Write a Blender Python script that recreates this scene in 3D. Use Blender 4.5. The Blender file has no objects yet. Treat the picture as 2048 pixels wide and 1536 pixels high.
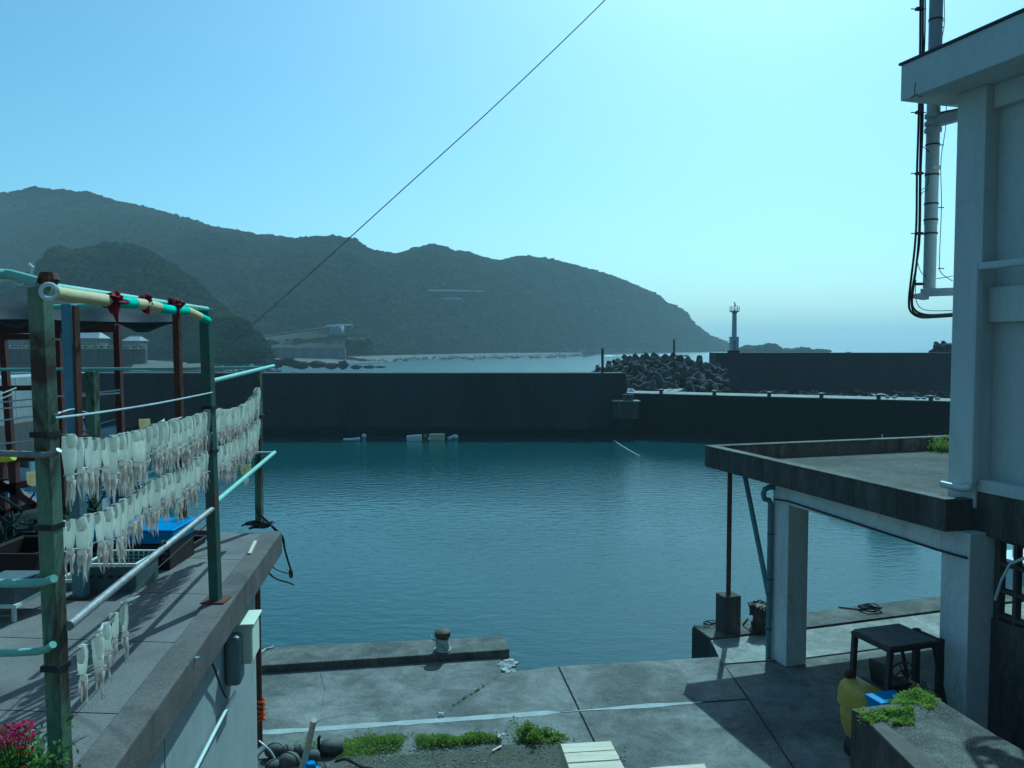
import bpy, math, random
import numpy as np
from mathutils import Vector, Matrix, Euler, noise as mnoise
R = math.radians
PI = math.pi
random.seed(7)
sc = bpy.context.scene
COL = sc.collection

# ------------------------------------------------------------------ camera, light, exposure
H = 7.5                       # eye height above the water (train window)
PITCH = 2.72
F = 1600.0
cam_d = bpy.data.cameras.new('camera')
cam_d.sensor_width = 36.0
cam_d.lens = 36.0 * F / 2048.0
cam_d.clip_start = 0.05
cam_d.clip_end = 20000
cam = bpy.data.objects.new('camera', cam_d)
COL.objects.link(cam)
cam.location = (0, 0, H)
cam.rotation_euler = (R(90 - PITCH), 0, 0)
sc.camera = cam

SUN_EL = 46.0
SUN_AZ = 18.5                 # degrees to the right of straight ahead
sd = Vector((math.sin(R(SUN_AZ)) * math.cos(R(SUN_EL)), math.cos(R(SUN_AZ)) * math.cos(R(SUN_EL)), math.sin(R(SUN_EL))))
w = bpy.data.worlds.new('World'); sc.world = w
w.use_nodes = True
nt = w.node_tree
bg = nt.nodes['Background']
sky = nt.nodes.new('ShaderNodeTexSky')
sky.sky_type = 'NISHITA'
sky.sun_disc = False
sky.sun_elevation = R(SUN_EL)
sky.sun_rotation = R(SUN_AZ)
sky.altitude = 0
sky.air_density = 1.0
sky.dust_density = 1.6
sky.ozone_density = 0.0
nt.links.new(sky.outputs[0], bg.inputs[0])
bg.inputs[1].default_value = 0.069
sun_d = bpy.data.lights.new('sun', 'SUN')
sun_d.energy = 2.75
sun_d.angle = R(0.5)
sun_d.color = (1.0, 0.95, 0.88)
sun = bpy.data.objects.new('sun', sun_d)
COL.objects.link(sun)
sun.rotation_euler = sd.to_track_quat('Z', 'Y').to_euler()
sun.location = (0, 0, 60)

vs = sc.view_settings
vs.view_transform = 'Standard'
vs.look = 'None'
vs.exposure = 0.62
vs.gamma = 1.0
vs.use_curve_mapping = False
vs.use_white_balance = True
vs.white_balance_temperature = 4220
vs.white_balance_tint = -30
sc.cycles.use_denoising = True
sc.cycles.max_bounces = 6
sc.cycles.volume_bounces = 1
sc.cycles.caustics_reflective = False
sc.cycles.caustics_refractive = False

# ------------------------------------------------------------------ geometry from rays
_ct, _st = math.cos(R(PITCH)), math.sin(R(PITCH))
def ray(px, py):
    x = (px - 1024) / F; y = (768 - py) / F
    return Vector((x, _ct + y * _st, -_st + y * _ct))
def Zp(px, py, z):
    d = ray(px, py); t = (z - H) / d.z
    return Vector((d.x * t, d.y * t, z))
def Yp(px, py, Y):
    d = ray(px, py); t = Y / d.y
    return Vector((d.x * t, Y, H + d.z * t))
BU = Vector((.955, .295, 0)).normalized(); BV = Vector((-BU.y, BU.x, 0))
def Up(px, py, u):
    d = ray(px, py); t = u / d.dot(BU)
    return Vector((d.x * t, d.y * t, H + d.z * t))
def Vp(px, py, v):
    d = ray(px, py); t = v / d.dot(BV)
    return Vector((d.x * t, d.y * t, H + d.z * t))
def B(u, v, z): return BU * u + BV * v + Vector((0, 0, z))

QZ = 1.3      # quay level
DZ = 5.5      # deck of the drying terrace

# ------------------------------------------------------------------ mesh builder
class MB:
    def __init__(s): s.v = []; s.f = []; s.sm = False
    def add(s, vs_, fs):
        n = len(s.v); s.v += [Vector(a) for a in vs_]; s.f += [tuple(i + n for i in f) for f in fs]; return s
    def box(s, x0, x1, y0, y1, z0, z1, m=None):
        p = [Vector((x, y, z)) for z in (z0, z1) for y in (y0, y1) for x in (x0, x1)]
        if m: p = [m @ a for a in p]
        return s.add(p, [(0, 2, 3, 1), (4, 5, 7, 6), (0, 1, 5, 4), (2, 6, 7, 3), (0, 4, 6, 2), (1, 3, 7, 5)])
    def bbox(s, u0, u1, v0, v1, z0, z1):      # box in the frame of the building
        p = [B(u, v, z) for z in (z0, z1) for v in (v0, v1) for u in (u0, u1)]
        return s.add(p, [(0, 2, 3, 1), (4, 5, 7, 6), (0, 1, 5, 4), (2, 6, 7, 3), (0, 4, 6, 2), (1, 3, 7, 5)])
    def prism(s, poly, z0, z1):
        a = 0
        P = [Vector(p) for p in poly]
        for i in range(len(P)):
            q = P[(i + 1) % len(P)]; a += P[i].x * q.y - q.x * P[i].y
        if a < 0: P = P[::-1]
        n = len(P)
        vs_ = [Vector((p.x, p.y, z0)) for p in P] + [Vector((p.x, p.y, z1)) for p in P]
        fs = [tuple(range(n))[::-1], tuple(range(n, 2 * n))]
        for i in range(n):
            j = (i + 1) % n; fs.append((i, j, n + j, n + i))
        return s.add(vs_, fs)
    def tube(s, pts, r, n=8, cap=True):
        pts = [Vector(p) for p in pts]
        rs = r if isinstance(r, (list, tuple)) else [r] * len(pts)
        vs_ = []; fs = []
        up = None
        for i, p in enumerate(pts):
            d = (pts[min(i + 1, len(pts) - 1)] - pts[max(i - 1, 0)]).normalized()
            if up is None:
                up = Vector((0, 0, 1)) if abs(d.z) < .9 else Vector((0, 1, 0))
            a = d.cross(up).normalized(); b = a.cross(d).normalized(); up = b
            for k in range(n):
                t = 2 * PI * k / n
                vs_.append(p + a * math.cos(t) * rs[i] + b * math.sin(t) * rs[i])
        for i in range(len(pts) - 1):
            for k in range(n):
                fs.append((i * n + k, i * n + (k + 1) % n, (i + 1) * n + (k + 1) % n, (i + 1) * n + k))
        if cap:
            fs.append(tuple(range(n))[::-1]); fs.append(tuple((len(pts) - 1) * n + k for k in range(n)))
        return s.add(vs_, fs)
    def bar(s, p0, p1, w_, d_, ax=(1, 0, 0)):
        p0 = Vector(p0); p1 = Vector(p1); d = (p1 - p0).normalized()
        a = Vector(ax); a = (a - d * a.dot(d)).normalized(); b = d.cross(a)
        vs_ = [p + a * i * w_ / 2 + b * j * d_ / 2 for p in (p0, p1) for i, j in ((-1, -1), (1, -1), (1, 1), (-1, 1))]
        return s.add(vs_, [(3, 2, 1, 0), (4, 5, 6, 7), (0, 1, 5, 4), (1, 2, 6, 5), (2, 3, 7, 6), (3, 0, 4, 7)])
    def lathe(s, prof, n=16, c=(0, 0, 0), m=None):
        c = Vector(c); vs_ = []; fs = []
        for r_, z in prof:
            for k in range(n):
                t = 2 * PI * k / n; p = Vector((r_ * math.cos(t), r_ * math.sin(t), z))
                vs_.append((m @ p if m else p) + c)
        for i in range(len(prof) - 1):
            for k in range(n):
                fs.append((i * n + k, i * n + (k + 1) % n, (i + 1) * n + (k + 1) % n, (i + 1) * n + k))
        fs.append(tuple(range(n))[::-1]); fs.append(tuple((len(prof) - 1) * n + k for k in range(n)))
        return s.add(vs_, fs)
    def blob(s, c, r, n=10, m_=6, amp=0, seed=0, sq=(1, 1, 1)):
        vs_ = []; fs = []; c = Vector(c)
        for i in range(m_ + 1):
            th = PI * i / m_
            for k in range(n):
                ph = 2 * PI * k / n
                d = Vector((math.sin(th) * math.cos(ph), math.sin(th) * math.sin(ph), math.cos(th)))
                q = 1 + amp * mnoise.noise(d * 1.6 + Vector((seed * 3.1, seed * 1.7, seed)))
                vs_.append(c + Vector((d.x * r * q * sq[0], d.y * r * q * sq[1], d.z * r * q * sq[2])))
        for i in range(m_):
            for k in range(n):
                fs.append((i * n + k, (i + 1) * n + k, (i + 1) * n + (k + 1) % n, i * n + (k + 1) % n))
        return s.add(vs_, fs)
    def build(s, name, mat, parent=None, smooth=False, loc=None, bevel=0):
        me = bpy.data.meshes.new(name)
        off = Vector((0, 0, 0)); p = parent
        while p is not None: off += p.location; p = p.parent
        l = Vector(loc) if loc is not None else Vector((0, 0, 0))
        if parent is None and loc is not None: off = Vector(loc)
        me.from_pydata([tuple(a - off) for a in s.v], [], s.f)
        me.materials.append(mat)
        if smooth: me.shade_smooth()
        me.update()
        o = bpy.data.objects.new(name, me); COL.objects.link(o)
        if parent is not None: o.parent = parent
        elif loc is not None: o.location = l
        if bevel:
            b = o.modifiers.new('bevel', 'BEVEL'); b.width = bevel; b.segments = 2; b.limit_method = 'ANGLE'; b.angle_limit = R(40)
        if smooth:
            try: me.set_sharp_from_angle(angle=R(50))
            except Exception: pass
        return o

def tag(o, label=None, cat=None, group=None, kind=None):
    if label: o['label'] = label
    if cat: o['category'] = cat
    if group: o['group'] = group
    if kind: o['kind'] = kind
    return o
def thing(name, label, cat, loc=(0, 0, 0), group=None):
    o = bpy.data.objects.new(name, None); COL.objects.link(o); o.location = loc
    o.empty_display_size = .2
    return tag(o, label, cat, group)
def dup(root, loc=None, rot=None, label=None, group=None, scale=None, parent=None):
    r = root.copy(); COL.objects.link(r)
    if parent is not None: r.parent = parent
    if loc is not None: r.location = loc
    if rot is not None: r.rotation_euler = rot
    if scale is not None: r.scale = scale
    if label: r['label'] = label
    if group: r['group'] = group
    for ch in list(root.children):
        dup(ch, parent=r)
    return r

# ------------------------------------------------------------------ materials
def newmat(name):
    m = bpy.data.materials.new(name); m.use_nodes = True
    n = m.node_tree.nodes; l = m.node_tree.links
    return m, n, l, n['Principled BSDF']
def coords(n, l, scale=(1, 1, 1), kind='Object'):
    tc = n.new('ShaderNodeTexCoord'); mp = n.new('ShaderNodeMapping')
    mp.inputs['Scale'].default_value = scale
    l.new(tc.outputs[kind], mp.inputs[0]); return mp.outputs[0]
def noise_(n, l, vec, scale, detail=6, rough=.6, dist=0):
    t = n.new('ShaderNodeTexNoise'); t.inputs['Scale'].default_value = scale; t.inputs['Detail'].default_value = detail
    t.inputs['Roughness'].default_value = rough; t.inputs['Distortion'].default_value = dist
    l.new(vec, t.inputs['Vector']); return t.outputs[0]
def ramp(n, l, fac, stops):
    r = n.new('ShaderNodeValToRGB'); e = r.color_ramp.elements
    while len(e) < len(stops): e.new(0.5)
    for i, (p, c) in enumerate(stops):
        e[i].position = p; e[i].color = (c, c, c, 1) if isinstance(c, (int, float)) else (*c, 1)
    l.new(fac, r.inputs[0]); return r.outputs[0]
def mix(n, l, fac, a, b, mode='MIX'):
    m = n.new('ShaderNodeMix'); m.data_type = 'RGBA'; m.blend_type = mode
    for i, v in ((0, fac), (6, a), (7, b)):
        if isinstance(v, (int, float)): m.inputs[i].default_value = v
        elif isinstance(v, tuple): m.inputs[i].default_value = (*v, 1)
        else: l.new(v, m.inputs[i])
    return m.outputs[2]
def bump(n, l, h, strength, dist, bs):
    b = n.new('ShaderNodeBump'); b.inputs['Strength'].default_value = strength; b.inputs['Distance'].default_value = dist
    l.new(h, b.inputs['Height']); l.new(b.outputs[0], bs.inputs['Normal'])
def surf(name, c1, c2=None, s=3.0, rough=.75, metal=0, fine=40, fa=.25, bmp=.3, bd=.01, stretch=(1, 1, 1), c3=None, t3=(.55, .7), s3=1.2, spec=.22):
    m, n, l, bs = newmat(name)
    v = coords(n, l, stretch)
    c2 = c2 or tuple(x * .65 for x in c1)
    a = noise_(n, l, v, s, 7, .65, .3)
    c = mix(n, l, ramp(n, l, a, [(.35, 0), (.68, 1)]), c1, c2)
    f = noise_(n, l, v, fine, 3, .7)
    c = mix(n, l, fa, c, ramp(n, l, f, [(.3, .15), (.7, .85)]), 'OVERLAY')
    if c3:
        q = noise_(n, l, v, s3, 9, .7, .8)
        c = mix(n, l, ramp(n, l, q, [(t3[0], 0), (t3[1], 1)]), c, c3)
    l.new(c, bs.inputs['Base Color'])
    bs.inputs['Roughness'].default_value = rough; bs.inputs['Metallic'].default_value = metal
    bs.inputs['Specular IOR Level'].default_value = spec
    if bmp: bump(n, l, f, bmp, bd, bs)
    return m

def aggregate(name, base, stain, sc1=.5, light=(.33, .33, .30)):
    """weathered quay concrete: broad stains, exposed pale stones, pits"""
    m, n, l, bs = newmat(name)
    v = coords(n, l)
    big = noise_(n, l, v, sc1, 8, .62, .5)
    c = mix(n, l, ramp(n, l, big, [(.38, 0), (.60, 1)]), base, stain)
    mid = noise_(n, l, v, 5, 10, .78)
    c = mix(n, l, .8, c, ramp(n, l, mid, [(.3, .25), (.7, .75)]), 'OVERLAY')
    vo = n.new('ShaderNodeTexVoronoi'); vo.inputs['Scale'].default_value = 44; l.new(v, vo.inputs['Vector'])
    sp = ramp(n, l, vo.outputs['Distance'], [(.0, 1), (.2, .8), (.34, 0)])
    rnd = ramp(n, l, vo.outputs['Color'], [(.40, 0), (.60, .75)])
    mm = n.new('ShaderNodeMath'); mm.operation = 'MULTIPLY'; l.new(sp, mm.inputs[0]); l.new(rnd, mm.inputs[1])
    c = mix(n, l, mm.outputs[0], c, light)
    vd = n.new('ShaderNodeTexVoronoi'); vd.inputs['Scale'].default_value = 38; l.new(v, vd.inputs['Vector'])
    pd = ramp(n, l, vd.outputs['Distance'], [(.0, 1), (.2, .8), (.3, 0)])
    c = mix(n, l, mix(n, l, .55, (0, 0, 0), pd), c, tuple(x * .35 for x in base))
    l.new(c, bs.inputs['Base Color']); bs.inputs['Roughness'].default_value = .9; bs.inputs['Specular IOR Level'].default_value = .15
    bump(n, l, mix(n, l, .5, mid, pd), .5, .02, bs)
    return m

M = {}
M['quay'] = aggregate('quay_concrete', (.195, .19, .175), (.095, .094, .088), .75)
M['quay_kerb'] = aggregate('kerb_concrete', (.145, .14, .125), (.07, .068, .062), 1.1)
M['quay_light'] = aggregate('pale_slab_concrete', (.30, .30, .27), (.21, .212, .19), .8, (.45, .45, .42))
M['quay_under'] = surf('dark_joint', (.05, .05, .048))
M['gritty'] = aggregate('gritty_concrete', (.13, .125, .11), (.06, .058, .05), 1.5, (.34, .34, .30))
M['float'] = surf('weathered_float', (.10, .10, .095), (.06, .06, .057), 6, .7, fine=50, fa=.3, c3=(.07, .06, .05), t3=(.55, .7), s3=8)
M['line'] = surf('pale_mortar', (.36, .37, .36), (.26, .27, .26), 4, fine=60)
M['deck'] = surf('deck_concrete', (.175, .16, .15), (.105, .095, .09), 1.6, .8, fine=55, fa=.35, c3=(.13, .105, .09), t3=(.58, .75), s3=.9)
M['deck_kerb'] = surf('deck_kerb_concrete', (.125, .108, .10), (.075, .065, .06), 3, .85, fine=60, fa=.4, c3=(.05, .048, .045), t3=(.56, .72), s3=2)
M['plaster'] = surf('plaster_wall', (.36, .375, .365), (.27, .285, .28), 1.1, .85, fine=25, fa=.12, stretch=(1, 1, .35), bmp=.15)
M['building'] = surf('painted_concrete', (.60, .615, .60), (.48, .49, .48), .9, .7, fine=26, fa=.12, bmp=.15, stretch=(1, 1, .3), c3=(.38, .38, .36), t3=(.62, .82), s3=2.2)
M['column'] = surf('column_concrete', (.72, .72, .70), (.54, .54, .52), 1.5, .8, fine=26, fa=.3, bmp=.3, stretch=(1, 1, .3), c3=(.30, .29, .26), t3=(.62, .78), s3=3.5)
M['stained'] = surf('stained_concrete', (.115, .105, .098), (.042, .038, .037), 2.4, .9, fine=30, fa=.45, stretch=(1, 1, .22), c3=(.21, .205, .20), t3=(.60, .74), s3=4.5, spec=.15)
M['roof_deck'] = aggregate('canopy_roof_concrete', (.085, .082, .07), (.045, .043, .038), .8, (.16,.16,.15))
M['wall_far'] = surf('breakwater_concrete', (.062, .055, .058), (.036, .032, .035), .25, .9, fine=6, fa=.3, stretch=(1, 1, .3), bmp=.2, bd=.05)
M['tetra'] = surf('tetrapod_concrete', (.105, .105, .098), (.05, .05, .047), 1.2, 1, fine=10, fa=.4, bmp=.4, bd=.03, spec=.05)
M['rock'] = surf('rock', (.045, .043, .04), (.022, .022, .021), .5, 1, fine=4, fa=.5, bmp=.8, bd=.2, spec=.03)
M['rock_pale'] = surf('pale_rock', (.30, .295, .27), (.14, .135, .125), 1, .9, fine=8, fa=.4, bmp=.6, bd=.05, spec=.1)
M['green_paint'] = surf('green_paint_rusty', (.075, .13, .10), (.05, .085, .065), 5, .55, fine=50, fa=.2, c3=(.13, .06, .028), t3=(.52, .60), s3=5, bmp=.25, bd=.004)
M['green_rust'] = surf('green_paint_worn', (.12, .21, .15), (.17, .19, .11), 4, .6, fine=50, fa=.3, c3=(.055, .036, .022), t3=(.45, .55), s3=2.6, bmp=.3, bd=.004, stretch=(1, 1, .45))
M['pipe_green'] = surf('mint_pipe', (.33, .52, .43), (.26, .43, .35), 6, .45, fine=50, fa=.1, c3=(.30, .16, .07), t3=(.62, .68), s3=6, bmp=.1, bd=.002)
M['foam_cream'] = surf('cream_foam', (.62, .52, .28), (.52, .42, .21), 5, .8, fine=60, fa=.2)
M['foam_green'] = surf('green_foam', (.10, .60, .40), (.08, .48, .32), 5, .8, fine=60, fa=.2)
M['rust'] = surf('rusty_steel', (.12, .045, .025), (.06, .025, .016), 4, .8, fine=50, fa=.4)
M['rust_red'] = surf('red_oxide_paint', (.10, .03, .028), (.055, .02, .02), 3, .6, fine=40, fa=.3)
M['blue_paint'] = surf('blue_paint', (.17, .28, .38), (.13, .22, .30), 3, .5, fine=40, fa=.15)
M['blue_grey'] = surf('blue_grey_paint', (.17, .24, .27), (.12, .17, .19), 3, .6, fine=40, fa=.2)
M['grey_pipe'] = surf('galvanised_pipe', (.28, .27, .27), (.18, .17, .165), 8, .5, .5, fine=60, fa=.3)
M['cream'] = surf('cream_metal', (.72, .74, .60), (.64, .66, .53), 2, .45, fine=30, fa=.06, bmp=.05)
M['meter'] = surf('meter_grey', (.22, .25, .26), (.18, .20, .21), 4, .4, fine=30, fa=.1, bmp=.05)
M['white_pvc'] = surf('white_pvc', (.62, .66, .66), (.52, .56, .56), 3, .4, fine=30, fa=.08, bmp=.05)
M['black'] = surf('black_rubber', (.02, .02, .022), (.03, .03, .032), 6, .5, fine=40, fa=.2)
M['iron'] = surf('dark_iron', (.055, .048, .042), (.10, .07, .05), 6, .7, .3, fine=40, fa=.4)
M['rope'] = surf('white_rope', (.52, .55, .54), (.36, .38, .37), 14, .9, fine=90, fa=.4, bmp=.6)
M['rope_dark'] = surf('dark_rope', (.05, .055, .055), (.03, .03, .032), 14, .9, fine=90, fa=.4, bmp=.6)
M['blue_plastic'] = surf('blue_plastic', (.035, .20, .48), (.03, .16, .40), 3, .35, fine=30, fa=.06, bmp=.05)
M['brown_crate'] = surf('brown_plastic', (.025, .013, .013), (.018, .01, .01), 4, .5, fine=30, fa=.15)
M['grey_plastic'] = surf('grey_crate_plastic', (.10, .12, .12), (.075, .09, .09), 4, .5, fine=30, fa=.15)
M['white_plastic'] = surf('white_plastic', (.68, .72, .66), (.56, .60, .55), 4, .45, fine=30, fa=.1, bmp=.05)
M['styro'] = surf('styrofoam', (.82, .82, .78), (.74, .74, .70), 8, .8, fine=60, fa=.1)
M['styro_y'] = surf('yellowed_styrofoam', (.74, .68, .42), (.66, .60, .36), 8, .8, fine=60, fa=.1)
M['yellow'] = surf('yellow_paint', (.42, .33, .045), (.30, .24, .04), 3, .45, fine=40, fa=.15, c3=(.12, .09, .04), t3=(.66, .72), s3=5)
M['black_paint'] = surf('black_paint', (.03, .028, .03), (.05, .04, .04), 4, .5, fine=40, fa=.3)
M['guard_top'] = surf('weathered_roof_board', (.12, .115, .105), (.075, .075, .072), 4, .8, fine=40, fa=.3)
M['wood'] = surf('pale_timber', (.62, .55, .42), (.48, .41, .30), 3, .7, fine=30, fa=.3, stretch=(.6, 8, 4), bmp=.3)
M['grass_soil'] = surf('soil', (.10, .095, .08), (.065, .062, .05), 3, .95, fine=30, fa=.5, bmp=.6, bd=.03)
M['tarp'] = surf('grey_tarp', (.034, .038, .042), (.024, .027, .03), 2, .8, fine=20, fa=.1, spec=.1)
M['hull_white'] = surf('white_gelcoat', (.60, .64, .65), (.50, .54, .55), 1.5, .35, fine=20, fa=.08, bmp=.03)
M['hull_blue'] = surf('blue_gelcoat', (.05, .18, .40), (.04, .14, .32), 1.5, .35, fine=20, fa=.08, bmp=.03)
M['hull_grey'] = surf('grey_gelcoat', (.24, .29, .32), (.18, .22, .25), 1.5, .4, fine=20, fa=.08, bmp=.03)
M['glass_dark'] = surf('dark_glass', (.02, .028, .035), (.025, .03, .04), 1, .08, fine=5, fa=0, bmp=0, spec=.6)
M['net'] = surf('fishing_net', (.035, .05, .045), (.02, .028, .025), 12, .95, fine=70, fa=.6, bmp=1, bd=.03)
M['maroon'] = surf('maroon_cloth', (.17, .012, .03), (.09, .008, .02), 8, .9, fine=60, fa=.3)
M['orange'] = surf('orange_rope', (.55, .10, .02), (.40, .07, .015), 12, .9, fine=60, fa=.4)
M['yellow_float'] = surf('yellow_float', (.68, .62, .03), (.60, .55, .03), 3, .5, fine=30, fa=.1)
M['grass'] = surf('embankment_grass', (.03, .037, .015), (.016, .02, .010), .08, .95, fine=1.5, fa=.5, bmp=.6, bd=.3, c3=(.06, .055, .036), t3=(.5, .65), s3=.05)
M['gravel'] = surf('beach_gravel', (.13, .128, .118), (.08, .078, .074), .06, 1, fine=.9, fa=.6, bmp=.8, bd=.3)
M['seawall'] = surf('sea_wall_concrete', (.17, .165, .16), (.075, .075, .075), .5, .9, fine=4, fa=.3, stretch=(1, 1, .12))
M['roof_tile'] = surf('grey_roof_tiles', (.30, .31, .33), (.22, .23, .25), .6, .5, fine=4, fa=.2)
M['house_wall'] = surf('house_wall', (.14, .125, .11), (.09, .08, .07), .5, .8, fine=4, fa=.2)
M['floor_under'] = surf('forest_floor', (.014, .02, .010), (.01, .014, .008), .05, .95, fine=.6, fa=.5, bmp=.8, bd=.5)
M['bird'] = surf('gull_feathers', (.75, .76, .76), (.5, .52, .53), 8, .8, fine=60, fa=.05)
M['lighthouse'] = surf('lighthouse_paint', (.50, .52, .53), (.38, .40, .41), .8, .6, fine=12, fa=.1)

# squid flesh: a little translucent
def flesh(name, c1, c2, tr):
    m, n, l, bs = newmat(name)
    v = coords(n, l)
    a = noise_(n, l, v, 24, 5, .6)
    oi = n.new('ShaderNodeObjectInfo')
    c = mix(n, l, ramp(n, l, a, [(.35, 0), (.68, 1)]), c1, c2)
    c = mix(n, l, mix(n, l, .3, (0, 0, 0), oi.outputs['Random']), c, tuple(x * .8 for x in c2))
    l.new(c, bs.inputs['Base Color']); bs.inputs['Roughness'].default_value = .38
    out = n['Material Output']
    t = n.new('ShaderNodeBsdfTranslucent'); l.new(c, t.inputs[0])
    mx = n.new('ShaderNodeMixShader'); mx.inputs[0].default_value = tr
    l.new(bs.outputs[0], mx.inputs[1]); l.new(t.outputs[0], mx.inputs[2]); l.new(mx.outputs[0], out.inputs[0])
    bump(n, l, a, .2, .004, bs)
    return m
M['squid'] = flesh('squid_mantle', (.92, .92, .85), (.85, .84, .76), .6)
M['tent'] = flesh('squid_tentacles', (.90, .86, .80), (.80, .72, .66), .6)
M['squid_y'] = flesh('dried_squid', (.84, .80, .55), (.68, .58, .34), .5)

def leafmat(name, dark, light, tr=.3, scale=6.0, rnd=.35):
    m, n, l, bs = newmat(name)
    v = coords(n, l)
    a = noise_(n, l, v, scale, 4, .6)
    oi = n.new('ShaderNodeObjectInfo')
    c = mix(n, l, ramp(n, l, a, [(.3, 0), (.7, 1)]), dark, light)
    c = mix(n, l, ramp(n, l, oi.outputs['Random'], [(.0, 0.0), (1.0, rnd)]), c, tuple(x * .35 for x in dark))
    l.new(c, bs.inputs['Base Color']); bs.inputs['Roughness'].default_value = .6
    bs.inputs['Specular IOR Level'].default_value = .06
    if tr:
        out = n['Material Output']
        t = n.new('ShaderNodeBsdfTranslucent'); l.new(c, t.inputs[0])
        mx = n.new('ShaderNodeMixShader'); mx.inputs[0].default_value = tr
        l.new(bs.outputs[0], mx.inputs[1]); l.new(t.outputs[0], mx.inputs[2]); l.new(mx.outputs[0], out.inputs[0])
    return m
def patchy(m):
    n = m.node_tree.nodes; l = m.node_tree.links; bs = n['Principled BSDF']
    src = bs.inputs['Base Color'].links[0].from_socket
    ge = n.new('ShaderNodeNewGeometry')
    a = noise_(n, l, ge.outputs['Position'], .022, 5, .65, .6)
    c = mix(n, l, ramp(n, l, a, [(.42, 0), (.62, .8)]), src, (.055, .066, .018))
    b_ = noise_(n, l, ge.outputs['Position'], .05, 4, .6)
    c = mix(n, l, ramp(n, l, b_, [(.54, 0), (.68, .85)]), c, (.006, .014, .009))
    l.new(c, bs.inputs['Base Color']); bs.inputs['Roughness'].default_value = 1; bs.inputs['Specular IOR Level'].default_value = 0
M['forest'] = leafmat('forest_foliage', (.013, .028, .012), (.026, .046, .016), .0, .35, .5)
patchy(M['forest'])
M['bush'] = leafmat('bush_foliage', (.045, .065, .016), (.09, .10, .028), .2, .6, .4)
M['weed'] = leafmat('weed_leaves', (.13, .20, .03), (.30, .36, .07), .4, 5)
M['ivy'] = leafmat('ivy_leaves', (.20, .30, .05), (.42, .50, .10), .4, 7)
M['flower_leaf'] = leafmat('flower_leaves', (.04, .10, .02), (.20, .30, .06), .4, 12)
M['petal'] = leafmat('flower_petals', (.42, .01, .09), (.55, .015, .16), .3, 12)
M['petal_red'] = leafmat('red_petals', (.35, .01, .02), (.45, .02, .03), .3, 12)

# water
def water_mat():
    m, n, l, bs = newmat('sea_water')
    v = coords(n, l, (1, 1, 1))
    v2 = coords(n, l, (.55, 1.0, 1))
    bs.inputs['Base Color'].default_value = (.020, .055, .060, 1)
    bs.inputs['Roughness'].default_value = .06
    bs.inputs['IOR'].default_value = 1.333
    a = noise_(n, l, v2, 2.6, 3, .5, .2)
    b = noise_(n, l, v2, 9.0, 4, .6, .4)
    c = noise_(n, l, v, .03, 3, .5)         # gust patches
    am = ramp(n, l, c, [(.40, .12), (.58, 1.0)])
    s = n.new('ShaderNodeMath'); s.operation = 'MULTIPLY'; l.new(b, s.inputs[0]); l.new(am, s.inputs[1])
    s2 = n.new('ShaderNodeMath'); s2.operation = 'MULTIPLY_ADD'; l.new(a, s2.inputs[0]); s2.inputs[1].default_value = 1.6; l.new(s.outputs[0], s2.inputs[2])
    # open bay outside the breakwater: longer, steeper chop
    sep = n.new('ShaderNodeSeparateXYZ'); l.new(v, sep.inputs[0])
    mr = n.new('ShaderNodeMapRange'); l.new(sep.outputs['Y'], mr.inputs[0])
    for i_, x_ in ((1, 69), (2, 80), (3, 0), (4, 1)): mr.inputs[i_].default_value = x_
    d = noise_(n, l, v, .35, 4, .6, .3)
    s3 = n.new('ShaderNodeMath'); s3.operation = 'MULTIPLY'; l.new(d, s3.inputs[0]); l.new(mr.outputs[0], s3.inputs[1])
    s4 = n.new('ShaderNodeMath'); s4.operation = 'MULTIPLY_ADD'; l.new(s3.outputs[0], s4.inputs[0]); s4.inputs[1].default_value = 40; l.new(s2.outputs[0], s4.inputs[2])
    rr = n.new('ShaderNodeMapRange'); l.new(mr.outputs[0], rr.inputs[0]); rr.inputs[3].default_value = .06; rr.inputs[4].default_value = .25
    l.new(rr.outputs[0], bs.inputs['Roughness'])
    bump(n, l, s4.outputs[0], 1.0, .016, bs)
    return m
M['water'] = water_mat()

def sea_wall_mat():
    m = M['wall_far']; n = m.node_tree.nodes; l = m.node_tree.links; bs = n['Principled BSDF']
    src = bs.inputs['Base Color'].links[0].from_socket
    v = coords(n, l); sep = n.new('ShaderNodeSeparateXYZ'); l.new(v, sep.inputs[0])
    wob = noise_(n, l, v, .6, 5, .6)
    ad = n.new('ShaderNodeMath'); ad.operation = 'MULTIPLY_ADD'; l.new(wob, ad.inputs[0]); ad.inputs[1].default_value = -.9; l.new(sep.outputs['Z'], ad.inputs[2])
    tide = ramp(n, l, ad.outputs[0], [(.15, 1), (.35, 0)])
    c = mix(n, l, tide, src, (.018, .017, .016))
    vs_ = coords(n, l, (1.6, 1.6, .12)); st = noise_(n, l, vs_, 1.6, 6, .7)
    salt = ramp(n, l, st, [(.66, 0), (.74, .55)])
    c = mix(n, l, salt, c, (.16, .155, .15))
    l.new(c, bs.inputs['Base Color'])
sea_wall_mat()

# ------------------------------------------------------------------ water and haze
mb = MB().add([(-5900, -300, 0), (5900, -300, 0), (5900, 5900, 0), (-5900, 5900, 0)], [(0, 1, 2, 3)])
tag(mb.build('sea_water', M['water']), 'blue green harbour and sea water running out to the horizon', kind='structure')

def haze():
    m = bpy.data.materials.new('haze_air'); m.use_nodes = True
    n = m.node_tree.nodes; l = m.node_tree.links
    n.remove(n['Principled BSDF'])
    v = n.new('ShaderNodeVolumePrincipled')
    v.inputs['Color'].default_value = (.86, .95, 1.0, 1)
    v.inputs['Density'].default_value = .00034
    v.inputs['Anisotropy'].default_value = 0.0
    l.new(v.outputs[0], n['Material Output'].inputs['Volume'])
    o = MB().box(-6000, 6000, -400, 6000, -3.2, 135).build('haze', m)
    tag(o, 'pale sea haze lying over the bay and hills', kind='stuff')
haze()

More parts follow.
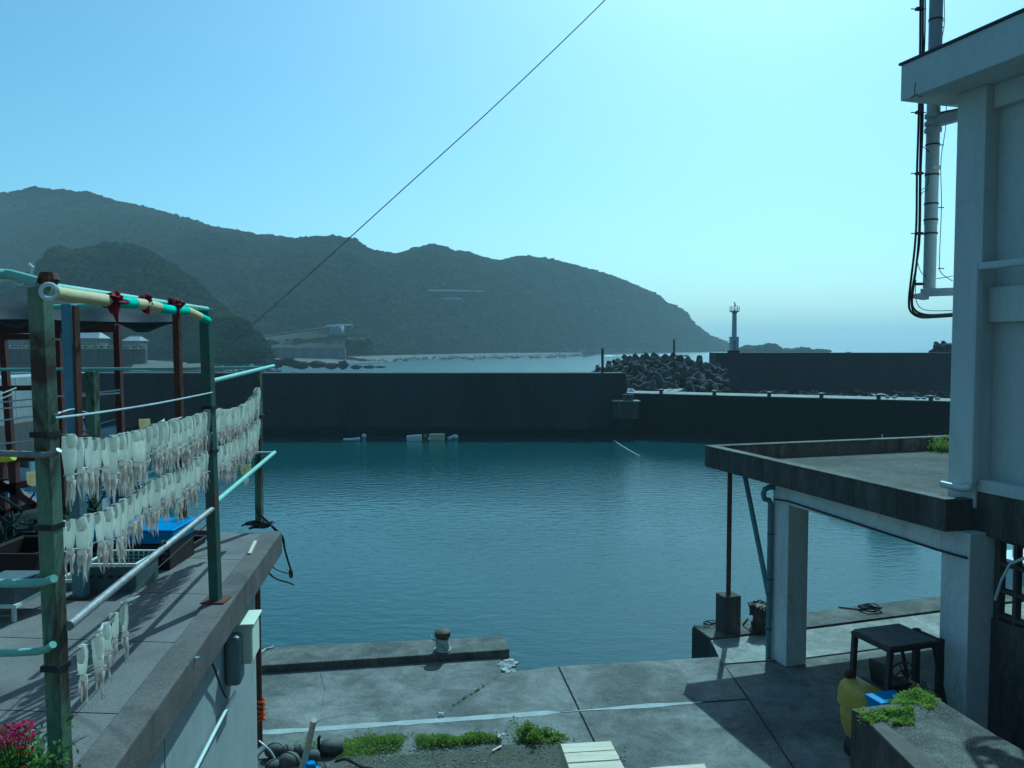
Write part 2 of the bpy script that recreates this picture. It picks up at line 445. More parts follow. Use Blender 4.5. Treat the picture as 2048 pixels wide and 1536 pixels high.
# ------------------------------------------------------------------ far coast: hills with forest
def smooth_interp(tab, x):
    if x <= tab[0][0]: return tab[0][1:]
    for a, b in zip(tab, tab[1:]):
        if x <= b[0]:
            t = (x - a[0]) / (b[0] - a[0])
            return tuple(p + (q - p) * t for p, q in zip(a[1:], b[1:]))
    return tab[-1][1:]

def hill(name, label, tab, px0, px1, step, rows=26, tree=4.0, back=60, power=.75):
    """tab rows: (bearing, crest row, distance of crest, distance of foot, foot height)"""
    vs_ = []; fs = []
    xs = np.arange(px0, px1 + step, step)
    nb = 5
    for px in xs:
        ys, Yr, Yb, zb = smooth_interp(tab, px)
        top = Yp(px, ys, Yr); zr = max(top.z - tree, zb * .5)
        for j in range(rows + nb):
            if j < rows:
                t = j / (rows - 1)
                Y = Yb + (Yr - Yb) * t
                z = zb + (zr - zb) * math.sin(t * PI / 2) ** power if zr > zb else zb + (zr - zb) * t
                z += (6.0 * mnoise.noise(Vector((px * .012, Y * .012, 1.3))) + 3 * mnoise.noise(Vector((px * .03, Y * .03, 4)))) * math.sin(t * PI) * min(1, max(zr, 0) / 30)
            else:
                t = (j - rows + 1) / nb
                Y = Yr + back * t; z = zr - (zr + 2) * t ** 1.3
            X = (px - 1024) / F * Y / ray(px, 692).y * 1.0
            vs_.append((X, Y, z))
    n = rows + nb
    for i in range(len(xs) - 1):
        for j in range(n - 1):
            a = i * n + j; fs.append((a, a + n, a + n + 1, a + 1))
    b = MB(); b.add(vs_, fs)
    o = b.build(name, M['floor_under'], smooth=True)
    tag(o, label, kind='structure')
    V = np.array([tuple(v) for v in vs_]).reshape(len(xs), n, 3)
    return V[:, :rows + 1, :]

_protos = []
def crown_proto(seed, cards=260):
    rng = random.Random(seed)
    b = MB()
    lobes = [(Vector((0, 0, .1)), .62)]
    for k in range(7):
        a = rng.uniform(0, 2 * PI); r_ = rng.uniform(.25, .55)
        lobes.append((Vector((math.cos(a) * r_, math.sin(a) * r_, rng.uniform(-.15, .45))), rng.uniform(.28, .45)))
    for i, (c, r_) in enumerate(lobes):
        b.blob(c, r_, 9, 6, .5, seed * 9 + i, (1, 1, .62))
    for k in range(cards):
        c, r_ = rng.choice(lobes)
        d = Vector((rng.gauss(0, 1), rng.gauss(0, 1), abs(rng.gauss(0, 1)) * .9 - .1)).normalized()
        p = c + Vector((d.x, d.y, d.z * .62)) * r_ * rng.uniform(.92, 1.10)
        s = rng.uniform(.05, .10)
        a = Vector((rng.gauss(0, 1), rng.gauss(0, 1), rng.gauss(0, 1))).normalized()
        e = d.cross(a).normalized(); g = d.lerp(a, .5).cross(e).normalized()
        b.add([p - e * s, p + g * s * .8, p + e * s, p - g * s * .8], [(0, 1, 2, 3)])
    return b
def make_protos(mat, tagname, n=5):
    out = []
    for i in range(n):
        b = crown_proto(11 + i)
        me = bpy.data.meshes.new(tagname)
        me.from_pydata([tuple(v) for v in b.v], [], b.f); me.materials.append(mat); me.shade_smooth()
        out.append(bpy.data.objects.new(tagname + '_source', me))
    return out
P_forest = make_protos(M['forest'], 'forest_crown')
P_bush = make_protos(M['bush'], 'bush_crown', 3)

def scatter(name, label, pts, scales, protos, seed=1, kind='stuff'):
    me = bpy.data.meshes.new(name)
    me.from_pydata([tuple(p) for p in pts], [], [])
    at = me.attributes.new('sc', 'FLOAT', 'POINT'); at.data.foreach_set('value', np.array(scales, dtype=np.float32))
    rng = np.random.RandomState(seed)
    rt = me.attributes.new('rz', 'FLOAT', 'POINT'); rt.data.foreach_set('value', rng.uniform(0, 6.28, len(pts)).astype(np.float32))
    o = bpy.data.objects.new(name, me); COL.objects.link(o)
    g = bpy.data.node_groups.new(name + '_scatter', 'GeometryNodeTree')
    g.interface.new_socket('Geometry', in_out='INPUT', socket_type='NodeSocketGeometry')
    g.interface.new_socket('Geometry', in_out='OUTPUT', socket_type='NodeSocketGeometry')
    N = g.nodes; L = g.links
    gi = N.new('NodeGroupInput'); go = N.new('NodeGroupOutput')
    jn = N.new('GeometryNodeJoinGeometry')
    for p in protos:
        oi = N.new('GeometryNodeObjectInfo'); oi.inputs['Object'].default_value = p; oi.inputs['As Instance'].default_value = True
        L.new(oi.outputs['Geometry'], jn.inputs[0])
    ip = N.new('GeometryNodeInstanceOnPoints')
    ip.inputs['Pick Instance'].default_value = True
    L.new(gi.outputs[0], ip.inputs['Points']); L.new(jn.outputs[0], ip.inputs['Instance'])
    ri = N.new('FunctionNodeRandomValue'); ri.data_type = 'INT'
    ri.inputs[4].default_value = 0; ri.inputs[5].default_value = len(protos) - 1
    L.new(ri.outputs[2], ip.inputs['Instance Index'])
    na = N.new('GeometryNodeInputNamedAttribute'); na.data_type = 'FLOAT'; na.inputs[0].default_value = 'sc'
    L.new(na.outputs[0], ip.inputs['Scale'])
    nr = N.new('GeometryNodeInputNamedAttribute'); nr.data_type = 'FLOAT'; nr.inputs[0].default_value = 'rz'
    cx = N.new('ShaderNodeCombineXYZ'); L.new(nr.outputs[0], cx.inputs[2])
    L.new(cx.outputs[0], ip.inputs['Rotation'])
    L.new(ip.outputs[0], go.inputs[0])
    md = o.modifiers.new('scatter', 'NODES'); md.node_group = g
    tag(o, label, kind=kind)
    return o

def forest_on(V, spacing, rmin, rmax, seed, keep=None):
    rng = np.random.RandomState(seed)
    pts = []; scs = []
    nx, ny, _ = V.shape
    for i in range(nx - 1):
        for j in range(ny - 1):
            a = V[i, j]; b = V[i + 1, j]; c = V[i, j + 1]; d = V[i + 1, j + 1]
            ar = np.linalg.norm(np.cross(b - a, c - a))
            lam = ar / (spacing * spacing)
            k = int(lam) + (rng.rand() < lam - int(lam))
            for _ in range(k):
                u, v = rng.rand(2)
                p = a * (1 - u) * (1 - v) + b * u * (1 - v) + c * (1 - u) * v + d * u * v
                if keep and not keep(p): continue
                s = rng.uniform(rmin, rmax) * (1.25 if rng.rand() < .12 else 1)
                pts.append((p[0], p[1], p[2] + s * .25)); scs.append(s)
    return pts, scs

# big ridge behind
tabA = [(-300, 430, 620, 330, 6), (-40, 412, 620, 330, 6), (0, 407, 620, 330, 6), (35, 402, 620, 330, 6), (70, 396, 620, 330, 6), (130, 399, 620, 330, 6),
        (200, 411, 630, 340, 6), (270, 427, 640, 350, 6), (330, 440, 650, 350, 6), (400, 457, 660, 350, 6), (450, 476, 670, 360, 6),
        (520, 483, 690, 380, 6), (600, 489, 720, 400, 6), (650, 485, 730, 420, 6), (700, 490, 740, 450, 5), (740, 505, 750, 480, 4), (790, 514, 770, 510, 4),
        (825, 504, 790, 530, 3), (875, 497, 810, 560, 3), (905, 507, 820, 580, 3), (940, 508, 830, 600, 3), (1000, 524, 860, 640, 3), (1040, 515, 890, 670, 3),
        (1090, 522, 920, 700, 3), (1150, 531, 950, 740, 3), (1200, 545, 980, 780, 3), (1260, 568, 1020, 830, 3), (1310, 588, 1060, 880, 3), (1330, 606, 1080, 900, 3), (1345, 610, 1090, 920, 3),
        (1368, 622, 1100, 950, 3), (1385, 648, 1110, 970, 3), (1405, 662, 1130, 1000, 2), (1425, 674, 1150, 1030, 2), (1445, 680, 1160, 1060, 1), (1462, 690, 1170, 1080, 1)]
tabA = [(p, y, Yr + 380 * max(0, 1 - p / 760), Yb + 230 * max(0, 1 - p / 760), zb) for p, y, Yr, Yb, zb in tabA]
VA = hill('forested_hills', 'long forested hills falling away to a cape on the right', tabA, -300, 1462, 8, tree=3.2)
# nearer spur on the left
tabB = [(-300, 560, 380, 300, 7), (0, 560, 380, 300, 7), (65, 545, 380, 300, 7), (100, 512, 385, 300, 7), (150, 494, 390, 300, 7), (215, 483, 395, 300, 7), (260, 487, 395, 300, 7),
        (310, 505, 395, 300, 6), (350, 530, 390, 300, 6), (400, 565, 380, 290, 5), (440, 600, 360, 280, 4), (480, 640, 340, 270, 4), (520, 678, 320, 260, 3), (540, 690, 310, 260, 2)]
VB = hill('wooded_spur', 'dark wooded spur standing nearer behind the houses', tabB, -300, 540, 8, rows=20, tree=4.0, back=50)
# middle shoulder between the spur and the railway bank
tabC = [(440, 640, 560, 420, 8), (465, 600, 560, 420, 8), (500, 568, 560, 420, 8), (545, 552, 570, 430, 8), (600, 548, 590, 430, 8), (650, 560, 610, 440, 8), (700, 580, 620, 450, 8), (760, 620, 640, 480, 4), (820, 655, 650, 520, 3), (860, 690, 660, 560, 2)]
VC = hill('wooded_shoulder', 'rounded wooded shoulder above the grassy railway bank', tabC, 440, 860, 8, rows=18, tree=4.0, back=50)
pA, sA = forest_on(VA, 4.4, 2.8, 4.6, 1, keep=lambda p: True)
pB, sB = forest_on(VB, 3.0, 1.9, 3.3, 2)
pC, sC = forest_on(VC, 3.6, 2.3, 3.9, 3)
scatter('hill_forest', 'dense evergreen forest covering the long hills', pA, sA, P_forest, 1)
scatter('spur_forest', 'dark evergreen forest covering the nearer left spur', pB, sB, P_forest, 2)
scatter('shoulder_forest', 'evergreen forest on the rounded shoulder over the railway bank', pC, sC, P_forest, 3)

# beach, land behind the sea wall, embankment
def strip(name, mat, near, far, zn, zf, label, sub=24, amp=.3, kind='structure', zm=None):
    """near / far: pixel polylines at heights zn / zf"""
    b = MB(); n = 60; vs_ = []
    def samp(pl, t):
        xs = [p[0] for p in pl]; x = xs[0] + (xs[-1] - xs[0]) * t
        for a, c in zip(pl, pl[1:]):
            if x <= c[0]: return x, a[1] + (c[1] - a[1]) * (x - a[0]) / (c[0] - a[0])
        return pl[-1]
    for i in range(n + 1):
        a = Zp(*samp(near, i / n), zn); c = Zp(*samp(far, i / n), zf)
        for j in range(sub + 1):
            t = j / sub; p = a.lerp(c, t)
            p.z += amp * mnoise.noise(p * .2) * math.sin(t * PI) * 2
            vs_.append(p)
    fs = [(i * (sub + 1) + j, (i + 1) * (sub + 1) + j, (i + 1) * (sub + 1) + j + 1, i * (sub + 1) + j + 1) for i in range(n) for j in range(sub)]
    b.add(vs_, fs)
    return tag(b.build(name, mat, smooth=True), label, kind=kind)
strip('beach', M['gravel'], [(-300, 752), (0, 750), (400, 744), (560, 737), (640, 733), (760, 726), (830, 720), (900, 717.5), (1000, 715), (1120, 712.5), (1190, 711)],
      [(-300, 722), (0, 722), (400, 719), (520, 715), (690, 713.5), (760, 711), (850, 709), (1000, 706), (1190, 704.5)], -.3, 2.4, 'pale grey gravel beach along the foot of the hills')
strip('coastal_plain', M['grass'], [(-300, 697.5), (0, 697.5), (290, 697.5)], [(-300, 694), (0, 694), (290, 694)], 6.7, 6.9, 'flat grassy ground behind the old sea wall')

# old sea wall (left)
a = Zp(-300, 722, 2.4); c = Zp(292, 722, 2.4)
b = MB().prism([a, c, c + Vector((0, 1.2, 0)), a + Vector((0, 1.2, 0))], 1.0, 6.75)
tag(b.build('sea_wall', M['seawall']), 'streaked grey sea wall below the village houses', 'wall')
# low rail fence on top of the sea wall
t = thing('guard_fence', 'thin white guard fence along the old sea wall', 'fence', Yp(200, 694, 270))
pm = MB()
for k in range(22):
    x = -60 + k * 16
    p = Yp(x, 697, 268); p.z = 6.7
    MB().bar(p, p + Vector((0, 0, 1.0)), .12, .12).build('fence_post', M['white_pvc'], t)
p = Yp(-60, 697, 268); q = Yp(276, 697, 268); p.z = q.z = 7.6
MB().bar(p, q, .08, .08, (0, 1, 0)).build('rail', M['white_pvc'], t)

# houses
def house(px, py_e, Y, wpx, hroof, label, floor_z=6.8, d=7):
    c = Yp(px, py_e, Y); W = wpx * Y / F / 2
    t = thing('village_house', label, 'house', (c.x, Y, floor_z))
    z1 = c.z
    MB().box(c.x - W * .9, c.x + W * .9, Y, Y + d, floor_z - .4, z1).build('wall', M['house_wall'], t)
    rf = MB()
    x0, x1 = c.x - W, c.x + W; hr = hroof * Y / F; ym = Y + d / 2
    rf.add([(x0, Y - .8, z1 - .1), (x1, Y - .8, z1 - .1), (x1, Y + d + .8, z1 - .1), (x0, Y + d + .8, z1 - .1), (x0 + W * .35, ym, z1 + hr), (x1 - W * .35, ym, z1 + hr)],
           [(0, 1, 5, 4), (1, 2, 5), (2, 3, 4, 5), (3, 0, 4), (0, 3, 2, 1)])
    rf.build('roof', M['roof_tile'], t)
    MB().tube([(x0 + W * .3, ym, z1 + hr + .05), (x1 - W * .3, ym, z1 + hr + .05)], .2, 6).build('ridge', M['roof_tile'], t)
    for k in range(max(2, int(W))):
        wx = c.x - W * .7 + k * (1.4 * W / max(1, int(W) - 1 or 1))
        f = MB().box(wx - .5, wx + .5, Y - .05, Y + .02, floor_z + .7, floor_z + 1.9).build('window', M['white_pvc'], t)
        MB().box(wx - .42, wx + .42, Y - .09, Y - .055, floor_z + .78, floor_z + 1.82).build('pane', M['glass_dark'], f)
    return t
house(12, 672, 284, 70, 12, 'grey roofed village house at the far left edge')
house(60, 673, 288, 60, 11, 'grey roofed village house half hidden behind the first rusty green post')
house(112, 675, 286, 60, 11, 'low grey roofed house behind the blue post')
house(170, 676, 284, 60, 13, 'pale grey roofed house framed by the dark red steel frame')
house(262, 681, 288, 34, 9, 'small hipped roof house standing alone right of the steel frame')

# railway bank, wall and bridge abutment
def bank():
    b = MB(); vs_ = []; n = 30; m_ = 10
    for i in range(n + 1):
        px = 500 + (690 - 500) * i / n
        yt = 678 + (653 - 678) * i / n
        top = Yp(px, yt, 372 + 8 * i / n); bot = Yp(px, 695 + 1.0 * i / n, 352 + 14 * i / n)
        for j in range(m_ + 1):
            p = bot.lerp(top, j / m_); p.z += .8 * mnoise.noise(p * .12) * math.sin(PI * j / m_); vs_.append(p)
    fs = [(i * (m_ + 1) + j, (i + 1) * (m_ + 1) + j, (i + 1) * (m_ + 1) + j + 1, i * (m_ + 1) + j + 1) for i in range(n) for j in range(m_)]
    b.add(vs_, fs)
    tag(b.build('railway_bank', M['grass'], smooth=True), 'sloping grassy railway bank above a concrete wall', kind='structure')
bank()
a = Yp(505, 715, 350); c = Yp(690, 712, 364)
zt = Yp(600, 695.5, 357).z
b = MB().prism([a, c, c + Vector((0, 2, 0)), a + Vector((0, 2, 0))], 1.0, zt)
tag(b.build('retaining_wall', M['seawall']), 'streaked concrete retaining wall at the foot of the grassy bank', 'wall')
t = thing('bank_fence', 'thin rail fence climbing along the top of the grassy bank', 'fence', Yp(500, 678, 372))
for k in range(24):
    px = 500 + 190 * k / 23; p = Yp(px, 678 - 25 * k / 23, 372 + 8 * k / 23)
    MB().bar(p - Vector((0, 0, .3)), p + Vector((0, 0, .9)), .15, .15).build('fence_post', M['seawall'], t)
MB().tube([Yp(500, 678, 372) + Vector((0, 0, .9)), Yp(690, 653, 380) + Vector((0, 0, .9))], .1, 5).build('rail', M['white_pvc'], t)
t = thing('railway_bridge', 'pale concrete railway bridge end with a tall pier above the bank', 'bridge', Yp(682, 700, 376))
MB().bar(Yp(652, 652, 378), Yp(705, 649, 384), 1.0, .9, (0, 1, 0)).build('deck_beam', M['building'], t)
p = Yp(683, 652, 378); MB().box(p.x - .9, p.x + .9, 376, 379, 3, p.z).build('pier', M['column'], t)
p = Yp(671, 668, 374); MB().blob(p, 3.0, 10, 7, .5, 3, (1, .4, 1.2)).build('abutment', M['rock_pale'], t, smooth=True)
# overpass high on the hillside
t = thing('hillside_road', 'thin pale viaduct with a railing high on the forested hillside', 'viaduct', Yp(860, 590, 600))
MB().bar(Yp(784, 581, 600), Yp(968, 582, 600), .8, .6, (0, 1, 0)).build('deck', M['building'], t)
MB().bar(Yp(784, 579, 600), Yp(932, 580, 600), .2, .2, (0, 1, 0)).build('rail', M['white_pvc'], t)
MB().bar(Yp(884, 597, 602), Yp(925, 597.5, 602), .5, .4, (0, 1, 0)).build('lower_rail', M['white_pvc'], t)

# bushes
def bushes(name, label, area, n, s0, s1, seed, protos=P_bush):
    rng = random.Random(seed); pts = []; ss = []
    for _ in range(n):
        px, py, Y = area(rng); p = Yp(px, py, Y); s = rng.uniform(s0, s1)
        pts.append(p); ss.append(s)
    return scatter(name, label, pts, ss, protos, seed)
bushes('bank_bushes', 'yellow green bushes beside the bridge pier above the beach', lambda r: (r.uniform(692, 742), r.uniform(680, 706), r.uniform(372, 384)), 110, 1.8, 3.2, 5)
bushes('village_bushes', 'low green scrub between the houses and the sea wall', lambda r: (r.uniform(-20, 285), r.uniform(692, 697), r.uniform(271, 280)), 60, .7, 1.3, 6)
bushes('bank_scrub', 'dark scrub tufts dotted over the grassy bank', lambda r: (lambda x: (x, 690 - (x - 520) / 170 * 12 - r.uniform(0, 6), 358 + (x - 500) * .08))(r.uniform(505, 690)), 80, .7, 1.9, 9)
# dark promontory with rock foot
pr = []
ps = []
rng = random.Random(4)
for k in range(420):
    px = rng.uniform(375, 528); t_ = (px - 375) / 153
    top = 640 + 60 * max(0, (t_ - .65) / .35) ** 1.2
    py = rng.uniform(top, 712 if px > 470 else 722); Y = 262 - (py - 640) * .45
    pr.append(Yp(px, py, Y)); ps.append(rng.uniform(2.0, 3.4))
scatter('promontory_forest', 'dark trees covering the rocky point at the end of the beach', pr, ps, P_forest, 8)

def rock(px, py, Y, wpx, hpx, seed, name='sea_rock', mat=None, label=None, cat='rock', group=None, depth=.8, n=14, m_=9):
    c = Yp(px, py, Y); s = Y / F
    b = MB(); b.blob((c.x, Y, c.z), 1, n, m_, 0)
    for v in b.v:
        d = v - Vector((c.x, Y, c.z))
        q = 1 + .35 * mnoise.noise(d * 1.5 + Vector((seed * 7.1, 0, 0))) + .3 * mnoise.noise(d * 3.7 + Vector((seed * 3.3, 5, 0))) + .18 * mnoise.noise(d * 8 + Vector((seed, 1, 0)))
        v.x = c.x + d.x * q * wpx * s / 2; v.y = Y + d.y * q * wpx * s / 2 * depth; v.z = c.z + d.z * q * hpx * s
    o = b.build(name, mat or M['rock'])
    return tag(o, label, cat, group)
# point cliffs and rock spit
rng = random.Random(12)
rock(505, 700, 240, 70, 24, 1, 'rocky_point', label='dark jagged rock face at the end of the wooded point', cat='cliff', n=26, m_=16)
rock(478, 716, 232, 60, 12, 2, 'rocky_point', label='low dark rocks below the wooded point beside the green rail', cat='cliff', n=22, m_=12)
spit = [(545, 726, 40, 8), (575, 722, 34, 9), (600, 728, 40, 7), (635, 727, 34, 7), (662, 730, 26, 6), (686, 728, 22, 8), (712, 732, 22, 4), (738, 732, 22, 3), (760, 732, 20, 2)]
nm = ['largest dark rock of the spit, next to the point', 'jagged dark rock second along the spit', 'broad dark rock third along the spit', 'dark rock in the middle of the spit', 'small low dark rock just past the middle of the spit',
      'peaked dark rock two thirds along the spit', 'flat dark rock near the outer end of the spit', 'very flat dark rock next to the tip of the spit', 'thin dark tip of the rock spit in the water']
for i, (x, y, w_, h_) in enumerate(spit):
    rock(x, y + 2, 222, w_, h_, 20 + i, label=nm[i], group='rocks of the spit off the beach', n=20, m_=12)
rock(587, 746, 205, 14, 3, 40, label='small dark rock showing just above the breakwater top', n=10, m_=6)
# boulders scattered on the beach
b = MB()
for k in range(700):
    px = rng.uniform(400, 1180)
    py = 719 - (px - 560) / 620 * 10 + rng.uniform(-3.5, 4) if px > 560 else rng.uniform(721, 742)
    p = Zp(px, py, 1.0); s = rng.uniform(.25, .9)
    b.blob((p.x, p.y, 1.2 - rng.uniform(0, .8)), s, 6, 4, .6, k, (1.3, 1, .7))
tag(b.build('beach_boulders', M['rock_pale']), 'grey boulders strewn along the beach', kind='stuff')
# foot of the cape: dark rocks and foam
b = MB()
for k in range(260):
    t_ = rng.random(); px = 1120 + 340 * t_; Y = 700 + 360 * t_ ** 1.2
    p = Yp(px, 700, Y); s = rng.uniform(1.5, 5)
    b.blob((p.x, Y + rng.uniform(-6, 10), rng.uniform(-.5, 1.6)), s, 7, 5, .8, k, (1.4, 1, .8))
tag(b.build('cape_rocks', M['rock']), 'dark wave washed rocks along the foot of the cape', kind='stuff')
b = MB()
M['foam'] = surf('sea_foam', (.8, .82, .82), (.7, .74, .75), 2, .9, fine=4, fa=.1)
for k in range(70):
    px = rng.choice([rng.uniform(1215, 1270), rng.uniform(1320, 1345), rng.uniform(1280, 1300), rng.uniform(1420, 1440)])
    p = Zp(px, 712.0 - (px - 1200) / 240 * 3.5 + rng.uniform(-.5, .6), .05); s = rng.uniform(.8, 3)
    b.blob((p.x, p.y, .05), s, 7, 4, .9, k, (1.8, .8, .12))
tag(b.build('surf_foam', M['foam']), 'white surf breaking at the foot of the cape', kind='stuff')
for i, (x, y, w_, h_, l_) in enumerate([(1500, 697, 50, 8, 'low dark islet rock just right of the lighthouse'), (1537, 696, 46, 11, 'peaked dark islet rock, tallest off the cape'), (1575, 700, 60, 5, 'long low reef between the two peaked islets'),
                                    (1607, 698, 34, 6, 'small peaked islet rock in the middle of the reef'), (1640, 701, 44, 5, 'low islet rock near the outer end of the reef'), (1697, 703, 10, 1.5, 'tiny rock alone at the seaward end of the reef')]):
    rock(x, y + 2, 640, w_, h_, 50 + i, label=l_, group='islet rocks off the cape', n=22, m_=12)
for i, x in enumerate((1352, 1372)):
    rock(x, 711.5, 500, 12, 2, 70 + i, label=['left small rock in the surf beyond the tetrapods', 'right small rock in the surf beyond the tetrapods'][i], n=9, m_=6)
tag(MB().blob(Zp(1061, 733, .1), .35, 10, 6, 0, 1).build('channel_buoy', M['white_plastic'], smooth=True), 'small white buoy alone on the bay water beyond the breakwater', 'buoy')

# ------------------------------------------------------------------ breakwaters
def zat(px, py, Y): return Yp(px, py, Y).z
YW = Zp(900, 872, 0).y                     # water line of the middle breakwater
zw = zat(900, 746.5, YW)
xl, xr = Yp(150, 747, YW).x, Yp(1250, 745, YW).x
t = thing('breakwater_wall', 'long dark breakwater wall closing the harbour behind the floating boxes', 'breakwater', (xl, YW, 0))
b = MB(); segs = 12
for i in range(segs):
    x0 = xl + (xr - xl) * i / segs + (.012 if i else 0); x1 = xl + (xr - xl) * (i + 1) / segs - .012
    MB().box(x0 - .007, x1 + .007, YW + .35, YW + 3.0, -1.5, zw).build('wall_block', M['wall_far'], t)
zl = zat(900, 820, YW)
MB().box(xl, xr + .6, YW - .25, YW + .34, -1.5, zl).build('footing_ledge', M['wall_far'], t, bevel=.04)
# sloped end of the wall
b = MB().add([(xr + .01, YW + .36, -1.5), (xr + .5, YW + .36, 1.5), (xr + .5, YW + 2.9, 1.5), (xr + .01, YW + 2.9, -1.5), (xr + .01, YW + .36, zw - .005), (xr + .01, YW + 2.9, zw - .005)],
             [(0, 1, 4), (3, 5, 2), (1, 2, 5, 4), (0, 3, 2, 1), (0, 4, 5, 3)])
b.build('wall_end', M['wall_far'], t)
# left arm of the breakwater coming towards the train
t = thing('breakwater_arm', 'grey side arm of the breakwater running back towards the shore', 'breakwater', (xl, YW, 0))
for i in range(6):
    y1 = YW + 3 - i * 5.5; y0 = y1 - 5.48
    MB().box(xl - 3.2, xl - .02, y0, y1, -1.5, zw - .02).build('wall_block', M['plaster'], t, bevel=.03)
MB().box(xl - .015, xl + 1.6, YW - 30, YW - .3, -1.5, 2.1).build('footing_ledge', M['deck_kerb'], t, bevel=.03)
# mooring post standing on the breakwater
tag(MB().tube([Yp(1205, 746, YW + 1), Yp(1205, 697, YW + 1)], .11, 8).build('mooring_post', M['iron']), 'dark post standing on the end of the long breakwater', 'post')

# inner pier on the right
pa = Yp(1245, 787, YW + 1.0); ZP = pa.z
pb = Zp(1898, 804, ZP); pd = (pb - pa).normalized(); pn = Vector((-pd.y, pd.x, 0))
pe = pa + pd * 62
t = thing('inner_pier', 'low dark pier with a pale top running right from the breakwater end', 'pier', tuple(pa))
L = 62 / 9
for i in range(9):
    q0 = pa + pd * (L * i + .005); q1 = pa + pd * (L * (i + 1) - .005)
    MB().prism([q0 + pn * .0, q1, q1 + pn * 3.4, q0 + pn * 3.4], -1.5, ZP).build('pier_block', M['wall_far'], t)
    MB().prism([q0 - pn * .03, q1 - pn * .03, q1 + pn * 3.35, q0 + pn * 3.35], ZP + .004, ZP + .07).build('pier_top', M['quay_light'], t, bevel=.02)
# small bollards along the pier
names = ['small dark bollard on the pier nearest the ramp', 'small dark bollard on the pier below the outer wall corner', 'small dark bollard on the pier below the lighthouse side', 'fourth small dark bollard along the pier',
         'fifth small dark bollard along the pier', 'small dark bollard on the pier nearest the white building']
for i, x in enumerate((1320, 1427, 1537, 1642, 1757, 1862)):
    c = Zp(x, 788 + (x - 1245) * .0265, ZP) + pn * .35
    c.z = ZP + .07
    o = MB().lathe([(.17, 0), (.15, .08), (.15, .22), (.24, .26), (.24, .36), (.1, .42)], 10, c).build('pier_bollard', M['iron'], smooth=True)
    tag(o, names[i], 'bollard', 'bollards along the inner pier')
# block standing out of the pier corner
c0 = Yp(1227, 803, YW - .9); c1 = Yp(1276, 803, YW - .9)
t = thing('landing_block', 'square concrete landing block standing at the breakwater corner', 'concrete block', (c0.x, c0.y, 0))
MB().box(c0.x, c1.x, YW - 1.6, YW - .26, zat(1250, 838, YW - 1.6), c0.z).build('block', M['stained'], t, bevel=.04)
MB().box(c0.x - .1, c1.x + .1, YW - 1.7, YW - .27, c0.z + .003, c0.z + .1).build('cap_slab', M['quay_light'], t, bevel=.02)
for i, x in enumerate((1251, 1262)):
    p = Yp(x, 801, YW - 1.1); p.z = c0.z + .1
    tag(MB().lathe([(.22, 0), (.2, .3), (.26, .34), (.24, .5)], 10, p).build('landing_bollard', M['deck_kerb'], smooth=True), ['left stubby bollard on the square landing block', 'right stubby bollard on the square landing block'][i], 'bollard', 'bollards on the landing block')
# ramp
r0 = Zp(1302, 788, ZP) + pn * .8; r1 = Zp(1345, 789, ZP) + pn * .8
zr2 = ZP + .9
q0 = Yp(1334, 776, r0.y + 5.5); q1 = Yp(1368, 777, r1.y + 5.5)
b = MB().add([(r0.x, r0.y, ZP + .08), (r1.x, r1.y, ZP + .08), (q1.x, q1.y, q1.z), (q0.x, q0.y, q0.z), (r0.x, r0.y, ZP - .8), (r1.x, r1.y, ZP - .8), (q1.x, q1.y, ZP - .8), (q0.x, q0.y, ZP - .8)],
             [(0, 1, 2, 3), (4, 7, 6, 5), (0, 4, 5, 1), (1, 5, 6, 2), (2, 6, 7, 3), (3, 7, 4, 0)])
tag(b.build('boat_ramp', M['quay_light']), 'pale sloping concrete ramp in front of the tetrapods', 'ramp')
t = thing('signal_pole', 'tall thin dark pole with a curved hook standing in front of the tetrapods', 'pole', tuple(Yp(1348, 776, r0.y + 5)))
p0 = Yp(1348, 778, r0.y + 5); p1 = Yp(1348, 680, r0.y + 5)
MB().tube([p0, p1], .085, 8).build('mast', M['iron'], t)
MB().tube([p1, p1 + Vector((.0, 0, .12)), p1 + Vector((.12, 0, .2)), p1 + Vector((.2, 0, .1))], .03, 6).build('hook', M['grey_pipe'], t)

# outer wall with lighthouse
YO = 100.0
zo = zat(1600, 705.5, YO); xo = Yp(1432, 705, YO).x
t = thing('outer_wall', 'high dark outer harbour wall carrying the lighthouse', 'breakwater', (xo, YO, 0))
for i in range(9):
    x0 = xo + i * 6.2 + .012
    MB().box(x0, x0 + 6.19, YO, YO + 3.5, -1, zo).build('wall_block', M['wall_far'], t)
xs_ = Yp(1572, 768, YO - 1).x
zs_ = zat(1700, 769, YO - 1.2)
MB().box(xs_, xo + 55.8, YO - 1.2, YO - .002, -1, zs_).build('step_ledge', M['wall_far'], t, bevel=.04)
MB().box(xs_, xo + 55.8, YO - 1.25, YO - .004, zs_ + .004, zs_ + .06).build('ledge_cap', M['wall_far'], t)

